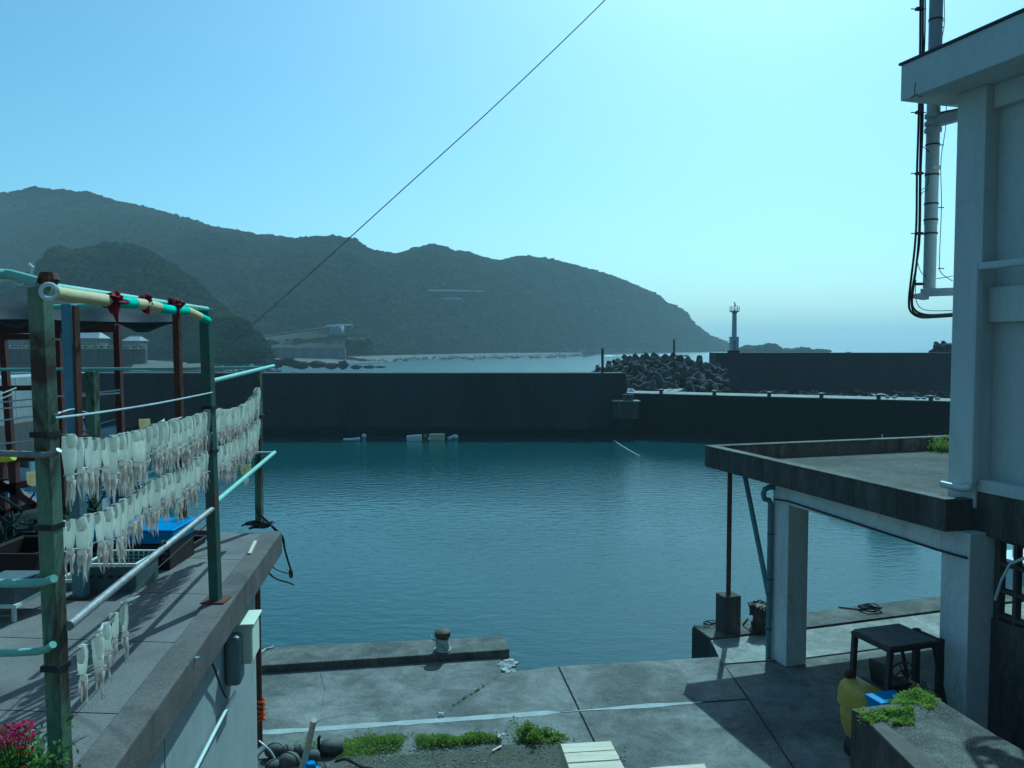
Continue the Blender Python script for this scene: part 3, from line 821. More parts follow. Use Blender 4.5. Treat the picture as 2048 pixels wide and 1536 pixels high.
def lighthouse():
    YL = YO + 1.6
    c = Yp(1468, 705, YL); c.z = zo
    s = YL / F
    t = thing('lighthouse', 'slim pale harbour lighthouse with a railed platform on the outer wall', 'lighthouse', tuple(c))
    def z(py): return zat(1468, py, YL)
    MB().box(c.x - 11 * s, c.x + 9 * s, YL - .6, YL + .6, zo, z(701)).build('plinth', M['wall_far'], t, bevel=.03)
    MB().box(c.x - 8 * s, c.x + 7.5 * s, YL - .45, YL + .45, z(701), z(675)).build('equipment_cabin', M['lighthouse'], t, bevel=.03)
    MB().box(c.x - 9 * s, c.x + 8 * s, YL - .5, YL + .5, z(675), z(673.6)).build('cabin_roof', M['lighthouse'], t)
    MB().box(c.x - 3 * s, c.x + .6 * s, YL - .475, YL - .452, z(699), z(681)).build('door', M['meter'], t)
    MB().lathe([(5.0 * s, z(674.2) - zo), (4.2 * s, z(624) - zo)], 20, c).build('column', M['lighthouse'], t, smooth=True)
    MB().lathe([(4.4 * s, z(627) - zo), (6.5 * s, z(624) - zo), (10.2 * s, z(623.2) - zo), (10.2 * s, z(621.8) - zo)], 12, c).build('platform', M['lighthouse'], t)
    for py in (613.5, 616.8, 620):
        pts = [c + Vector((math.cos(a) * 9.8 * s, math.sin(a) * 9.8 * s, z(py) - zo)) for a in np.linspace(0, 2 * PI, 17)]
        MB().tube(pts, .022, 5, False).build('guard_rail', M['white_pvc'], t)
    for k in range(10):
        a = 2 * PI * k / 10; q = c + Vector((math.cos(a) * 9.8 * s, math.sin(a) * 9.8 * s, 0))
        MB().tube([(q.x, q.y, z(622)), (q.x, q.y, z(613.2))], .025, 5).build('rail_post', M['white_pvc'], t)
    MB().lathe([(3.4 * s, z(622) - zo), (1.2 * s, z(618.5) - zo), (.8 * s, z(618) - zo), (.7 * s, z(608) - zo)], 10, c).build('lantern_mast', M['lighthouse'], t)
    MB().lathe([(.8 * s, z(609) - zo), (1.0 * s, z(606.5) - zo), (1.9 * s, z(606) - zo), (1.7 * s, z(604.8) - zo)], 10, c).build('lantern', M['iron'], t)
    MB().box(c.x + .6 * s, c.x + 2.6 * s, YL - .1, YL + .1, z(612), z(609)).build('solar_panel', M['black_paint'], t)
lighthouse()

# tetrapods
def tetra_mesh():
    b = MB()
    dirs = [Vector((0, 0, 1))] + [Vector((math.cos(a) * .943, math.sin(a) * .943, -.333)) for a in (0, 2.094, 4.189)]
    for d in dirs:
        q = d.to_track_quat('Z', 'Y').to_matrix()
        b.lathe([(.40, 0.0), (.36, .35), (.27, .92), (.20, 1.0)], 9, (0, 0, 0), q)
    return b
tm = tetra_mesh()
rng = random.Random(3)
prof = [(1200, 742), (1215, 736), (1232, 731), (1246, 724), (1262, 717), (1290, 717), (1345, 718), (1380, 723), (1405, 731), (1440, 739)]
first = None; cnt = 0
def top_at(px):
    for a, c in zip(prof, prof[1:]):
        if px <= c[0]: return a[1] + (c[1] - a[1]) * (px - a[0]) / (c[0] - a[0])
    return prof[-1][1]
spots = []
rowsY = [(72.0, .0), (74.5, .2), (77, .4), (79.5, .58), (82, .74), (84.5, .88), (87, 1.0), (90, 1.0)]
for Y, f in rowsY:
    px = 1200 if f > .5 else 1252
    while px < 1446:
        tp = top_at(px) + 4
        py = 783 + (tp - 783) * f
        spots.append((px + rng.uniform(-4, 4), py + rng.uniform(-3, 3), Y + rng.uniform(-.5, .5)))
        px += 1.25 * F / Y * rng.uniform(.75, 1.05)
spots.append((1398, 727, 86))
rub = MB()
for px, py, Y in spots:
    c = Yp(px, py, Y)
    rub.blob((c.x, c.y + .9, c.z - 1.1), 1.1, 7, 5, .5, len(rub.v))
    sc_ = rng.uniform(.78, .98)
    rot = (rng.uniform(0, 6.3), rng.uniform(0, 6.3), rng.uniform(0, 6.3))
    if first is None:
        first = tm.build('tetrapod', M['tetra'], loc=(0, 0, 0), smooth=True)
        tag(first, 'grey concrete tetrapod in the heap between the two breakwaters', 'tetrapod', 'tetrapods heaped between the breakwaters')
        o = first; o.location = c; o.rotation_euler = rot
    else: o = dup(first, c, rot)
    o.scale = (sc_,) * 3
    rowl = 'along the top of the heap' if py < 736 else ('low at the foot of the heap' if py > 765 else 'in the middle of the heap')
    coll = 'by the breakwater end' if px < 1290 else ('near the hooked pole' if px < 1385 else 'beside the outer wall')
    o['label'] = 'grey concrete tetrapod ' + rowl + ', ' + coll
    o['group'] = 'tetrapods ' + rowl + ' ' + coll
    cnt += 1
o['label'] = 'single tetrapod sticking up alone at the right of the heap'
o.rotation_euler = (0, 0, .5); o.location = Yp(1399, 730, 86); o.scale = (1.05,) * 3
tag(rub.build('rubble_core', M['rock']), 'dark rubble core under the tetrapod heap', kind='stuff')
for i, (x, y, Y) in enumerate([(1872, 700, 104.5), (1884, 697, 104.5), (1896, 700, 104.5), (1878, 693, 105.5), (1892, 692, 105.5), (1907, 695, 104.5)]):
    o = dup(first, Yp(x, y, Y), (rng.uniform(0, 6), rng.uniform(0, 6), rng.uniform(0, 6)), 'grey tetrapod in the small heap behind the outer wall beside the white building', 'tetrapods behind the outer wall')
# boulders at the foot of the outer wall
rng = random.Random(21)
bl = MB().blob((0, 0, 0), .5, 8, 6, .8, 3, (1.2, 1, .7)).build('foot_boulder', M['rock'], loc=(0, 0, 0))
tag(bl, 'dark boulder in the rubble between the inner pier and the outer wall', 'boulder', 'boulders at the foot of the outer wall')
bp = MB().blob((0, 0, 0), .5, 8, 6, .8, 8, (1.3, 1, .6)).build('pale_boulder', M['rock_pale'], loc=(0, 0, 0))
tag(bp, 'pale flat boulder in the rubble between the inner pier and the outer wall', 'boulder', 'pale boulders at the foot of the outer wall')
for k in range(120):
    px = rng.uniform(1440, 1925); 
    py = rng.uniform(787, 799) + (px - 1440) * .008; Y = YO - 2 - (py - 787) * 1.7 - rng.uniform(0, 3)
    c = Yp(px, py, Y)
    s = rng.uniform(.6, 1.5)
    pale = rng.random() < .1
    src = bp if pale else bl
    if k == 0: o = bl
    elif pale and not bp.get('used'): o = bp; bp['used'] = 1
    else: o = dup(src)
    bi = min(range(6), key=lambda q_: abs((1320, 1427, 1537, 1642, 1757, 1862)[q_] - px))
    where = ['first', 'second', 'third', 'fourth', 'fifth', 'last'][bi]
    o['label'] = ('pale' if pale else 'dark') + ' boulder in the rubble behind the ' + where + ' pier bollard from the ramp'
    o['group'] = ('pale' if pale else 'dark') + ' boulders behind the ' + where + ' pier bollard'
    o.location = c; o.rotation_euler = (rng.uniform(-.4, .4), rng.uniform(-.4, .4), rng.uniform(0, 6)); o.scale = (s, s, s)
try: del bp['used']
except KeyError: pass
g = MB().prism([pa + pn * 3.4 + Vector((0, 0, 0)), pe + pn * 3.4, (pe.x + 10, YO + .5, 0), (xo - 30, YO + .5, 0)], -1, ZP - 1.9)
tag(g.build('rubble_ground', M['rock']), 'dark rubble ground between the piers', kind='structure')
tag(rock(1262, 784, YW + 2.5, 18, 7, 90, 'foam_rock', M['foam'], None, None, n=12, m_=8), 'white foam washing behind the pier corner', kind='stuff')

# gulls
def gull(px, py, label, flip=1):
    c = Zp(px, py, ZP + .1) + pn * .15; c.z = ZP + .075
    t = thing('gull', label, 'seagull', tuple(c), 'gulls standing on the inner pier')
    b = MB(); b.blob((c.x, c.y, c.z + .22), .12, 10, 7, 0, 0, (1.7 , .8, .8)); b.blob((c.x - .15 * flip, c.y, c.z + .36), .06, 8, 6)
    b.blob((c.x - .12 * flip, c.y, c.z + .3), .055, 8, 6)
    b.build('body', M['bird'], t, smooth=True)
    MB().lathe([(.02, 0), (.004, .07)], 6, (c.x - .2 * flip, c.y, c.z + .35), Matrix.Rotation(-PI / 2 * flip, 3, 'Y')).build('beak', M['yellow'], t)
    for d in (-.03, .03): MB().tube([(c.x + d, c.y + d, c.z), (c.x + d, c.y + d, c.z + .16)], .008, 4).build('leg', M['orange'], t)
gull(1775, 800, 'white gull standing on the pier, first of the row from the left')
gull(1789, 800, 'white gull on the pier just left of the fifth bollard gap', -1)
gull(1835, 802, 'white gull on the pier halfway between two bollards')
gull(1848, 802, 'white gull standing close left of the last bollard', -1)
gull(1861 + 14, 803, 'white gull standing right of the last bollard by the building')

# ------------------------------------------------------------------ floating things
def floatbox(name, px, py, wpx, h, d, rot, mat_, label, cat='box', lid=True):
    c = Zp(px, py, .0); W = wpx * c.y / F
    t = thing(name, label, cat, tuple(c)); t.rotation_euler = rot
    def P(b): 
        for v in b.v: v += c
        return b
    P(MB().box(-W / 2, W / 2, -d / 2, d / 2, -.06, h)).build('box_body', mat_, t, bevel=.03)
    if lid: P(MB().box(-W / 2 - .03, W / 2 + .03, -d / 2 - .03, d / 2 + .03, h + .002, h + .09)).build('lid', mat_, t, bevel=.02)
    return t
floatbox('foam_box', 829, 881, 30, .42, .5, (R(4), R(-5), R(3)), M['styro'], 'white styrofoam box floating tilted below the breakwater', lid=False)
floatbox('foam_box', 874, 879, 29, .36, .7, (0, 0, R(-6)), M['styro_y'], 'yellowish lidded styrofoam box floating below the breakwater')
floatbox('foam_board', 901, 876, 24, .09, .5, (R(8), R(-24), R(8)), M['styro'], 'white foam lid floating steeply tilted right of the yellowish box', 'foam board', lid=False)
floatbox('foam_board', 701, 879, 28, .08, .6, (R(2), R(-2), R(4)), M['styro'], 'flat white foam lid floating alone at the left', 'foam board', lid=False)
def buoy(px, py, r_, mat_, label, top_px=None):
    c = Zp(px, py, .05)
    t = thing('mooring_float', label, 'float', tuple(c), 'mooring floats below the breakwater')
    MB().blob(c + Vector((0, 0, .08)), r_, 10, 7).build('ball', mat_, t, smooth=True)
    if top_px:
        q = Yp(top_px[0], top_px[1], YW - .3)
        mid = c.lerp(q, .5) + Vector((.05, 0, -.12))
        MB().tube([c + Vector((0, 0, .1)), mid, q], .018, 5).build('mooring_rope', M['rope_dark'], t)
buoy(728, 874, .2, M['styro'], 'white round float on a rope up the wall, right of the flat lid', (735, 827))
buoy(717, 880, .16, M['styro'], 'small white float touching the flat foam lid')
buoy(912, 876, .2, M['styro'], 'white float under a vertical rope right of the tilted lid', (913, 822))
buoy(851, 874, .18, M['yellow'], 'small yellow brown float between the two foam boxes', (826, 826))
buoy(859, 880, .12, M['styro'], 'tiny white float just below the yellow brown one')
p = [Zp(1228, 881, .03), Zp(1240, 889, .03), Zp(1254, 898, .03), Zp(1268, 906, .03), Zp(1280, 912, .03)]
tag(MB().tube(p, .035, 6).build('floating_rope', M['rope']), 'pale rope floating on the water below the breakwater corner', 'rope')

# ------------------------------------------------------------------ quay
def P3(l, z=QZ): return [Zp(x, y, z) for x, y in l]
outline = P3([(-900, 1402), (1003, 1307), (1003, 1344), (1027, 1342), (1115, 1331), (1438, 1312), (1419, 1277), (1384, 1252), (1870, 1194), (2700, 1097)])
outline += [Vector((60, 10, 0)), Vector((60, -8, 0)), Vector((-40, -8, 0)), Vector((-40, 16.2, 0))]
quay = MB().prism(outline, -1.5, QZ - .03).build('quay', M['quay_under'])
tag(quay, 'weathered concrete quay along the harbour', kind='structure')
def slab(l, m, z=QZ, name='concrete_slab', h=.03, extra=None, label=None):
    pts = P3(l) + (extra or [])
    o = MB().prism(pts, z - h, z).build(name, m, quay, bevel=.006)
    if label: o['label'] = label
    return o
Lx = lambda x: 1467 - (x - 500) * .0697
slab([(-900, 1404), (1003, 1308), (1003, 1345), (1027, 1343), (1114, 1332.5), (1156, Lx(1156) - 1), (-900, Lx(-900) - 1)], M['quay'])
slab([(1118, 1332.3), (1437, 1313.5), (1494, Lx(1494) - 1), (1160, Lx(1160) - 1)], M['quay'])
slab([(-900, Lx(-900) + 2), (1157, Lx(1157) + 2), (1200, 1512), (1382, 1900), (-900, 2400)], M['quay'])
slab([(1161, Lx(1161) + 2), (1496, Lx(1496) + 2), (1562, 1500), (1822, 1900), (1386, 1900), (1204, 1512)], M['quay'])
slab([(1422, 1280), (1611, 1259.5), (1871, 1226), (2700, 1122), (2700, 1167), (1705, 1303), (1611, 1315), (1444, 1327)], M['quay_light'])
slab([(1442, 1330), (1611, 1318), (1705, 1306), (2700, 1170), (2700, 1900), (1826, 1900), (1566, 1500), (1500, 1398), (1450, 1331)], M['quay'])
o = slab([(1386, 1253), (1870, 1195), (2700, 1098), (2700, 1119), (1871, 1223), (1611, 1256.5), (1421, 1277.5)], M['quay_kerb'], QZ + .02, 'edge_kerb', .05)
pb_ = MB(); rg_ = random.Random(40)
for k_ in range(16):
    p_ = Zp(1015 + rg_.uniform(-9, 10), 1335 + rg_.uniform(-11, 9), QZ - .01); pb_.blob(p_, rg_.uniform(.05, .1), 8, 5, .9, k_, (1.2, 1.1, .55))
o = pb_.build('broken_patch', M['line'], quay); o['label'] = 'rough white broken concrete patch at the end of the raised kerb'
# raised kerb strip with the bollard
KZ = QZ + .15
k = [(-900, 1366), (525, 1294), (1008, 1272), (1019, 1298), (1003, 1300), (525, 1331), (-900, 1420)]
MB().prism([Zp(x, y, KZ) for x, y in k], QZ - 1.9, KZ).build('raised_kerb', M['quay_kerb'], quay, bevel=.02)
# pale mortar fillet, 4 mm proud
b = MB()
top_ = []; bot_ = []
for i in range(40):
    x = 300 + (1405 - 300) * i / 39
    wv = (5.5 if x < 1100 else 5.5 * max(0.15, 1 - abs(x - 1290) / 150)) * (.8 + .4 * mnoise.noise(Vector((x * .03, 0, 0))))
    if x > 1390: wv = 1
    off = 1.2 * mnoise.noise(Vector((x * .02, 3, 0)))
    top_.append(Zp(x, Lx(x) + off - wv, QZ + .004)); bot_.append(Zp(x, Lx(x) + off + wv, QZ + .004))
n_ = len(top_)
b.add(top_ + bot_, [(i + n_, i + 1 + n_, i + 1, i) for i in range(n_ - 1)])
o = b.build('mortar_fillet', M['line'], quay); o['label'] = 'pale mortar line filling the long joint'
# crack with weeds
b = MB()
cr = [(1003, 1350), (985, 1358), (972, 1368), (960, 1378), (944, 1388), (925, 1400), (906, 1412), (898, 1425)]
for (x0, y0), (x1, y1) in zip(cr, cr[1:]):
    p0, p1 = Zp(x0, y0, QZ + .005), Zp(x1, y1, QZ + .005)
    d = (p1 - p0).normalized().cross(Vector((0, 0, 1))) * .006
    b.add([p0 - d, p1 - d, p1 + d, p0 + d], [(0, 1, 2, 3)])
b.build('crack', M['black'], quay)

for rt in ([(1500, 1396), (1512, 1420), (1508, 1440), (1522, 1462), (1520, 1480), (1540, 1505), (1538, 1536), (1552, 1570)], [(1512, 1420), (1535, 1440), (1548, 1470), (1570, 1500)],
           [(600, 1470), (640, 1440), (700, 1428), (760, 1436)], [(1250, 1420), (1262, 1450), (1255, 1490), (1275, 1530)], [(640, 1345), (650, 1380), (642, 1410)]):
    b = MB()
    rr_ = random.Random(len(rt) * 7 + rt[0][0]); fine_ = []
    for (x0, y0), (x1, y1) in zip(rt, rt[1:]):
        for q_ in range(5): fine_.append((x0 + (x1 - x0) * q_ / 5 + rr_.uniform(-1.5, 1.5), y0 + (y1 - y0) * q_ / 5 + rr_.uniform(-1, 1)))
    for (x0, y0), (x1, y1) in zip(fine_, fine_[1:]):
        p0, p1 = Zp(x0, y0, QZ + .003), Zp(x1, y1, QZ + .003); d = (p1 - p0).normalized().cross(Vector((0, 0, 1))) * rr_.uniform(.002, .006)
        b.add([p0 - d, p1 - d, p1 + d, p0 + d], [(0, 1, 2, 3)])
    b.build('crack', M['black'], quay)
# soil verge at the foot of the railway bank
v = [(-900, 1530), (560, 1514), (660, 1508), (760, 1512), (880, 1503), (1000, 1488), (1120, 1482), (1160, 1500), (1330, 1900), (-900, 2600)]
b = MB().prism([Zp(x, y, QZ + .05) for x, y in v], QZ - .2, QZ + .05)
tag(b.build('soil_verge', M['grass_soil'], bevel=.03), 'grey gritty soil verge beside the track', kind='structure')

# quay bollards
def bollard(px, py, z0, s, label, wraps=0, rope=None, m=None):
    c = Zp(px, py, z0)
    t = thing('bollard', label, 'bollard', tuple(c))
    MB().lathe([(.13 * s, 0), (.12 * s, .06), (.115 * s, .28 * s), (.17 * s, .31 * s), (.175 * s, .42 * s), (.12 * s, .46 * s)], 20, c).build('post_cap', m or M['iron'], t, smooth=True)
    for i in range(wraps):
        z = c.z + .03 + i * .034
        r_ = (.17 if i == 0 else .135) * s
        pts = [(c.x + math.cos(a) * r_ * (1 + .04 * math.sin(3 * a + i)), c.y + math.sin(a) * r_, z + .01 * math.sin(a * 2 + i)) for a in np.linspace(0, 2 * PI, 21)]
        MB().tube(pts, .017, 6, False).build('rope_turn', rope or M['rope'], t, smooth=True)
    return t, c
t, c = bollard(885, 1301, KZ, .92, 'round rusty bollard wrapped in white rope on the raised kerb', 7)
MB().tube([c + Vector((-.1, -.1, .2)), c + Vector((-.2, -.05, .26)), c + Vector((-.24, -.02, .3))], .014, 6).build('rope_end', M['rope'], t)

# concrete footing with the steel canopy prop is a part of the canopy (below)
t, c = bollard(1519, 1263, QZ + .02, 1.25, 'bollard buried in tangled dark rope behind the canopy column', 6, M['rope_dark'])
rng = random.Random(5)
for k in range(12):
    a = rng.uniform(0, 6.3); pts = []
    for j in range(9):
        q = a + j * .75
        pts.append(c + Vector((math.cos(q) * rng.uniform(.12, .26), math.sin(q) * rng.uniform(.12, .26), .42 + rng.uniform(-.05, .22))))
    MB().tube(pts, .014, 5).build('rope_loop', M['rope_dark'], t, smooth=True)
def coil(px, py, z, r_, n_, mat_, label, seed, name='rope_coil', th=.016, tail=None):
    rng = random.Random(seed); c = Zp(px, py, z); pts = []
    for j in range(n_ * 9):
        a = j * .7; q = r_ * (.55 + .45 * rng.random())
        pts.append(c + Vector((math.cos(a) * q * 1.3, math.sin(a) * q, .02 + .05 * rng.random() + j * .0015)))
    if tail: pts += [Zp(x, y, z + .02) for x, y in tail]
    return tag(MB().tube(pts, th, 5).build(name, mat_, smooth=True), label, 'rope')
coil(1740, 1221, QZ + .02, .22, 4, M['rope_dark'], 'tangled mooring rope lying on the quay edge left of the white building column', 3, tail=[(1722, 1219), (1700, 1217), (1676, 1214)])
coil(1420, 1251, QZ + .02, .13, 3, M['rope_dark'], 'thin dark cord lying on the quay corner left of the concrete footing', 4, th=.009, tail=[(1410, 1256), (1400, 1255), (1388, 1250)])
pts = [Zp(x, y, KZ + .02) for x, y in ((520, 1306), (531, 1298), (540, 1296), (548, 1293))]
tag(MB().tube(pts, .018, 6).build('mooring_line', M['rope']), 'short pale rope end lying on the raised kerb by the cream box', 'rope')
o = coil(885, 1432, QZ, .05, 1, M['styro'], 'small crumpled white scrap on the quay above the pale line', 8, 'litter_scrap', .012); o['category'] = 'litter'
o = coil(1002, 1479, QZ + .05, .05, 2, M['styro'], 'small pale litter scrap at the end of the weeds', 9, 'litter_scrap', .014); o['category'] = 'litter'
tag(MB().bar(Zp(985, 1502, QZ + .07), Zp(1003, 1492, QZ + .08), .03, .02).build('stick', M['wood']), 'short pale stick lying on the soil by the weeds', 'stick')

# out-of-view embankment, carriage and slope, added partly to shade camera-facing surfaces
b = MB().add([(-60, 1.6, QZ + .0), (60, 1.6, QZ + .0), (60, -1.2, 4.6), (-60, -1.2, 4.6), (60, -7.5, 4.6), (-60, -7.5, 4.6)], [(0, 1, 2, 3), (3, 2, 4, 5)])
tag(b.build('railway_embankment', M['grass_soil']), 'gravelly railway embankment under the train', kind='structure')
vs_ = []; fs = []
for i in range(41):
    x = -160 + i * 8
    for j in range(13):
        y = -7.5 - j * 7; z = 4.5 + 52 * math.sin(j / 12 * PI / 2) + (3 * mnoise.noise(Vector((x * .05, y * .05, 0))) if j else 0)
        vs_.append((x, y, z))
fs = [(i * 13 + j, i * 13 + j + 1, (i + 1) * 13 + j + 1, (i + 1) * 13 + j) for i in range(40) for j in range(12)]
tag(MB().add(vs_, fs).build('unseen_shade_slope', M['floor_under'], smooth=True), 'unseen slope added behind the railway line to shade camera-facing sides', kind='structure')
t = thing('train_carriage', 'railway carriage the picture is taken from', 'train', (0, -1.8, 5.3))
M['train'] = surf('train_paint', (.35, .36, .38), (.30, .31, .33), 1, .4)
MB().box(-9, 9, -3.1, -.25, 5.5, 6.9).build('lower_body', M['train'], t, bevel=.05)
MB().box(-9, 9, -3.1, -.25, 8.15, 8.95).build('roof_body', M['train'], t, bevel=.15)
for x in np.arange(-9, 9.1, 2.25): MB().box(x - .2, x + .2, -3.1, -.25, 6.902, 8.148).build('window_pillar', M['train'], t)
MB().box(-8.9, 8.9, -3.0, -2.9, 6.902, 8.148).build('far_window', M['glass_dark'], t)
for x in (-6.5, 6.5): MB().box(x - 1.2, x + 1.2, -2.7, -.6, 4.62, 5.49).build('bogie', M['iron'], t)

# ------------------------------------------------------------------ canopy and its columns
UF = 9.3
can = thing('quay_canopy', 'flat concrete canopy on square columns jutting over the quay', 'canopy', tuple(B(UF, 12, QZ)))
cA = Up(1410, 892, UF); vN = Up(1891, 1010, UF).dot(BV); vFar = cA.dot(BV)
zT = cA.z; zB = Up(1410, 929, UF).z; uE = 22.0
zBot = (zB + Up(1888, 1070, UF).z) / 2
print('canopy', cA, vN, vFar, zT, zBot)
MB().bbox(UF + .2, uE, vN + .2, vFar - .2, zBot + .02, zBot + .16).build('roof_slab', M['roof_deck'], can)
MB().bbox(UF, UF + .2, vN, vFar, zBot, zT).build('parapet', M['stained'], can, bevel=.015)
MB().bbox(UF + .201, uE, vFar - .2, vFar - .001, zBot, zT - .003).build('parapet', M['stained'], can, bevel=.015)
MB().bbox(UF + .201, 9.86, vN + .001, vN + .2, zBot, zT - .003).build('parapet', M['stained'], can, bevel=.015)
MB().bbox(UF - .012, UF + .212, vN, vFar + .01, zT, zT + .02).build('coping', M['quay_kerb'], can)
MB().bbox(UF + .214, uE, vFar - .212, vFar + .012, zT - .001, zT + .019).build('coping', M['quay_kerb'], can)
def col_corner(px, py): return Zp(px, py, QZ)
k1 = col_corner(1572, 1334); u1, v1 = k1.dot(BU), k1.dot(BV)
CW = .46
MB().bbox(u1, u1 + CW, v1, v1 + .5, QZ, zBot - .002).build('column', M['column'], can, bevel=.012)
# second column on the same line
best = None
for i in range(400):
    v = v1 - i * .02; p = B(u1, v, 3); d = p - cam.location
    yc = d.y * _ct - d.z * _st; x = 1024 + F * d.x / yc
    if x >= 1932: best = v; break
v2 = best
print('col2', u1, v1, v2)
MB().bbox(u1, u1 + .62, v2, v2 + .5, QZ, zBot - .002).build('column', M['column'], can, bevel=.012)
zbm = Up(1614, 1021, u1).z
MB().bbox(u1 + .002, u1 + .3, v2 + .502, v1 - .002, zbm, zBot - .003).build('edge_beam', M['column'], can, bevel=.01)
MB().bbox(u1 + CW + .002, uE - 1, v1 + .1, v1 + .4, zbm - .05, zBot - .003).build('cross_beam', M['column'], can, bevel=.01)
for uu in (13.8, 18.0):
    MB().bbox(uu, uu + .45, v1, v1 + .48, QZ, zbm - .052).build('column', M['column'], can, bevel=.012)
# conduit along the beam
zc = Up(1700, 1040, u1).z
MB().tube([B(u1 - .03, v1 + .4, Up(1552, 998, u1).z), B(u1 - .03, v1 - .02, Up(1582, 1003, u1).z), B(u1 - .03, v2 + .55, Up(1860, 1094, u1).z), B(u1 - .03, v2 + .02, Up(1935, 1115, u1).z)], .018, 6).build('conduit', M['black'], can)
# rain pipe with a hooked head on the first column
pv = v1 + .47; pu = u1 - .07
ph = Up(1540, 975, pu); 
MB().tube([B(pu + .1, pv, ph.z), B(pu - .02, pv + .02, ph.z + .01), B(pu - .12, pv + .03, ph.z - .03), B(pu - .15, pv + .03, ph.z - .12), B(pu - .12, pv + .03, ph.z - .22), B(pu - .02, pv + .02, ph.z - .25), B(pu, pv, ph.z - .32), B(pu, pv, QZ + .02)], .055, 10).build('rain_pipe', M['blue_grey'], can, smooth=True)
for z in (QZ + .6, QZ + 1.6, QZ + 2.5):
    MB().lathe([(.064, -.012), (.064, .012)], 10, B(pu, pv, z)).build('pipe_clip', M['iron'], can)
# diagonal brace pipe
MB().tube([Up(1489, 948, UF + .45), Up(1537, 1190, u1 - .1)], .055, 8).build('brace_pipe', M['blue_grey'], can, smooth=True)
# footing and steel prop
f0 = Zp(1463, 1268, QZ)
fb = MB(); fu, fv = f0.dot(BU), f0.dot(BV)
hp = zat(1463, 1192, f0.y) - QZ
fb.bbox(fu - .2, fu + .2, fv - .05, fv + .33, QZ, QZ + hp)
fb.build('prop_footing', M['stained'], can, bevel=.02)
MB().tube([B(fu, fv + .14, QZ + hp), B(fu, fv + .14, zBot - .002)], .052, 10).build('prop_post', M['rust'], can, smooth=True)
MB().bar(Zp(1486, 1250, QZ + .03), Zp(1496, 1238, QZ + .2), .03, .03).build('prop_stay', M['iron'], can)

# leafy tufts from small leaf faces
def leaves(name, pts, mat_, label, cat=None, kind=None, size=(.02, .04), up=.6, seed=1, parent=None):
    rng = random.Random(seed); vs_ = []; fs = []
    for p in pts:
        s = rng.uniform(*size)
        d = Vector((rng.gauss(0, 1), rng.gauss(0, 1), abs(rng.gauss(0, 1)) * up + .15)).normalized()
        a = d.cross(Vector((rng.gauss(0, 1), rng.gauss(0, 1), rng.gauss(0, .4)))).normalized()
        n = len(vs_)
        vs_ += [p, p + d * s * .7 + a * s * .38, p + d * s * 1.5 + Vector((0, 0, -s * .2)), p + d * s * .7 - a * s * .38]
        fs.append((n, n + 1, n + 2, n + 3))
    b = MB(); b.v = vs_; b.f = fs
    o = b.build(name, mat_, parent)
    return tag(o, label, cat, None, kind)
def patch(poly_fn, n, hfun, z, seed, gate=None):
    rng = random.Random(seed); out = []
    while len(out) < n:
        px, py = poly_fn(rng)
        g = Zp(px, py, z)
        if gate is not None and mnoise.noise(g * 2.2 + Vector((3, 1, 0))) + .35 * rng.random() < gate: continue
        hh = hfun(g) * rng.random() ** .8
        out.append(g + Vector((0, 0, hh)))
    return out
def hf(s, a): return lambda g: max(.015, a * (.45 + .9 * mnoise.noise(g * s)))
rs = B(0, 0, 0)
sh = [Up(1868 + random.uniform(0, 30), 893 + random.uniform(-2, 10), 13.0) for _ in range(2)]
c = B(UF + 4.6, vFar - .55, zBot + .16)
for i in range(200):
    u = UF + .3 + i * .05; p = B(u, vFar - .45, zBot + .16); d = p - cam.location
    if 1024 + F * d.x / (d.y * _ct - d.z * _st) > 1882: c = p; break
rng = random.Random(6)
pts = [c + Vector((rng.gauss(0, .17), rng.gauss(0, .12), abs(rng.gauss(0, .13)))) for _ in range(1500)]
leaves('roof_weed', pts, M['weed'], 'bright green weed growing on the canopy roof beside the building', 'plant', size=(.02, .045), seed=2)
# small pale crumbs on the canopy roof
b = MB()
for k in range(60):
    p = B(rng.uniform(UF + .4, UF + 5), rng.uniform(vN + .5, vFar - .5), zBot + .165); b.blob(p, rng.uniform(.006, .015), 6, 4)
tag(b.build('roof_grit', M['styro']), 'small pale stones scattered over the canopy roof', kind='stuff')

# ------------------------------------------------------------------ building
UB = 9.8
bv = Up(1905, 600, UB).dot(BV)
zb0 = Up(2040, 1001, UB).z
bld = thing('harbour_building', 'grey painted two storey concrete building with a heavy flat roof', 'building', tuple(B(UB, bv, QZ)))
# roof
o_ = .5
for i in range(60):
    o_ = .2 + i * .01
    p = B(UB - o_, bv + o_, 11); d = p - cam.location
    if 1024 + F * d.x / (d.y * _ct - d.z * _st) < 1800: break
pr_ = B(UB - o_, bv + o_, 0); zs = zat(1801, 203, pr_.y); zt = zat(1797, 131, pr_.y)
print('roof', o_, zs, zt, 'bv', bv, zb0)
MB().bbox(UB - o_, 24, 2, bv + o_, zs, zt).build('roof_fascia', M['building'], bld, bevel=.015)
MB().bbox(UB - o_ - .025, 24, 2, bv + o_ + .025, zt + .001, zt + .035).build('roof_edge_strip', M['black_paint'], bld)
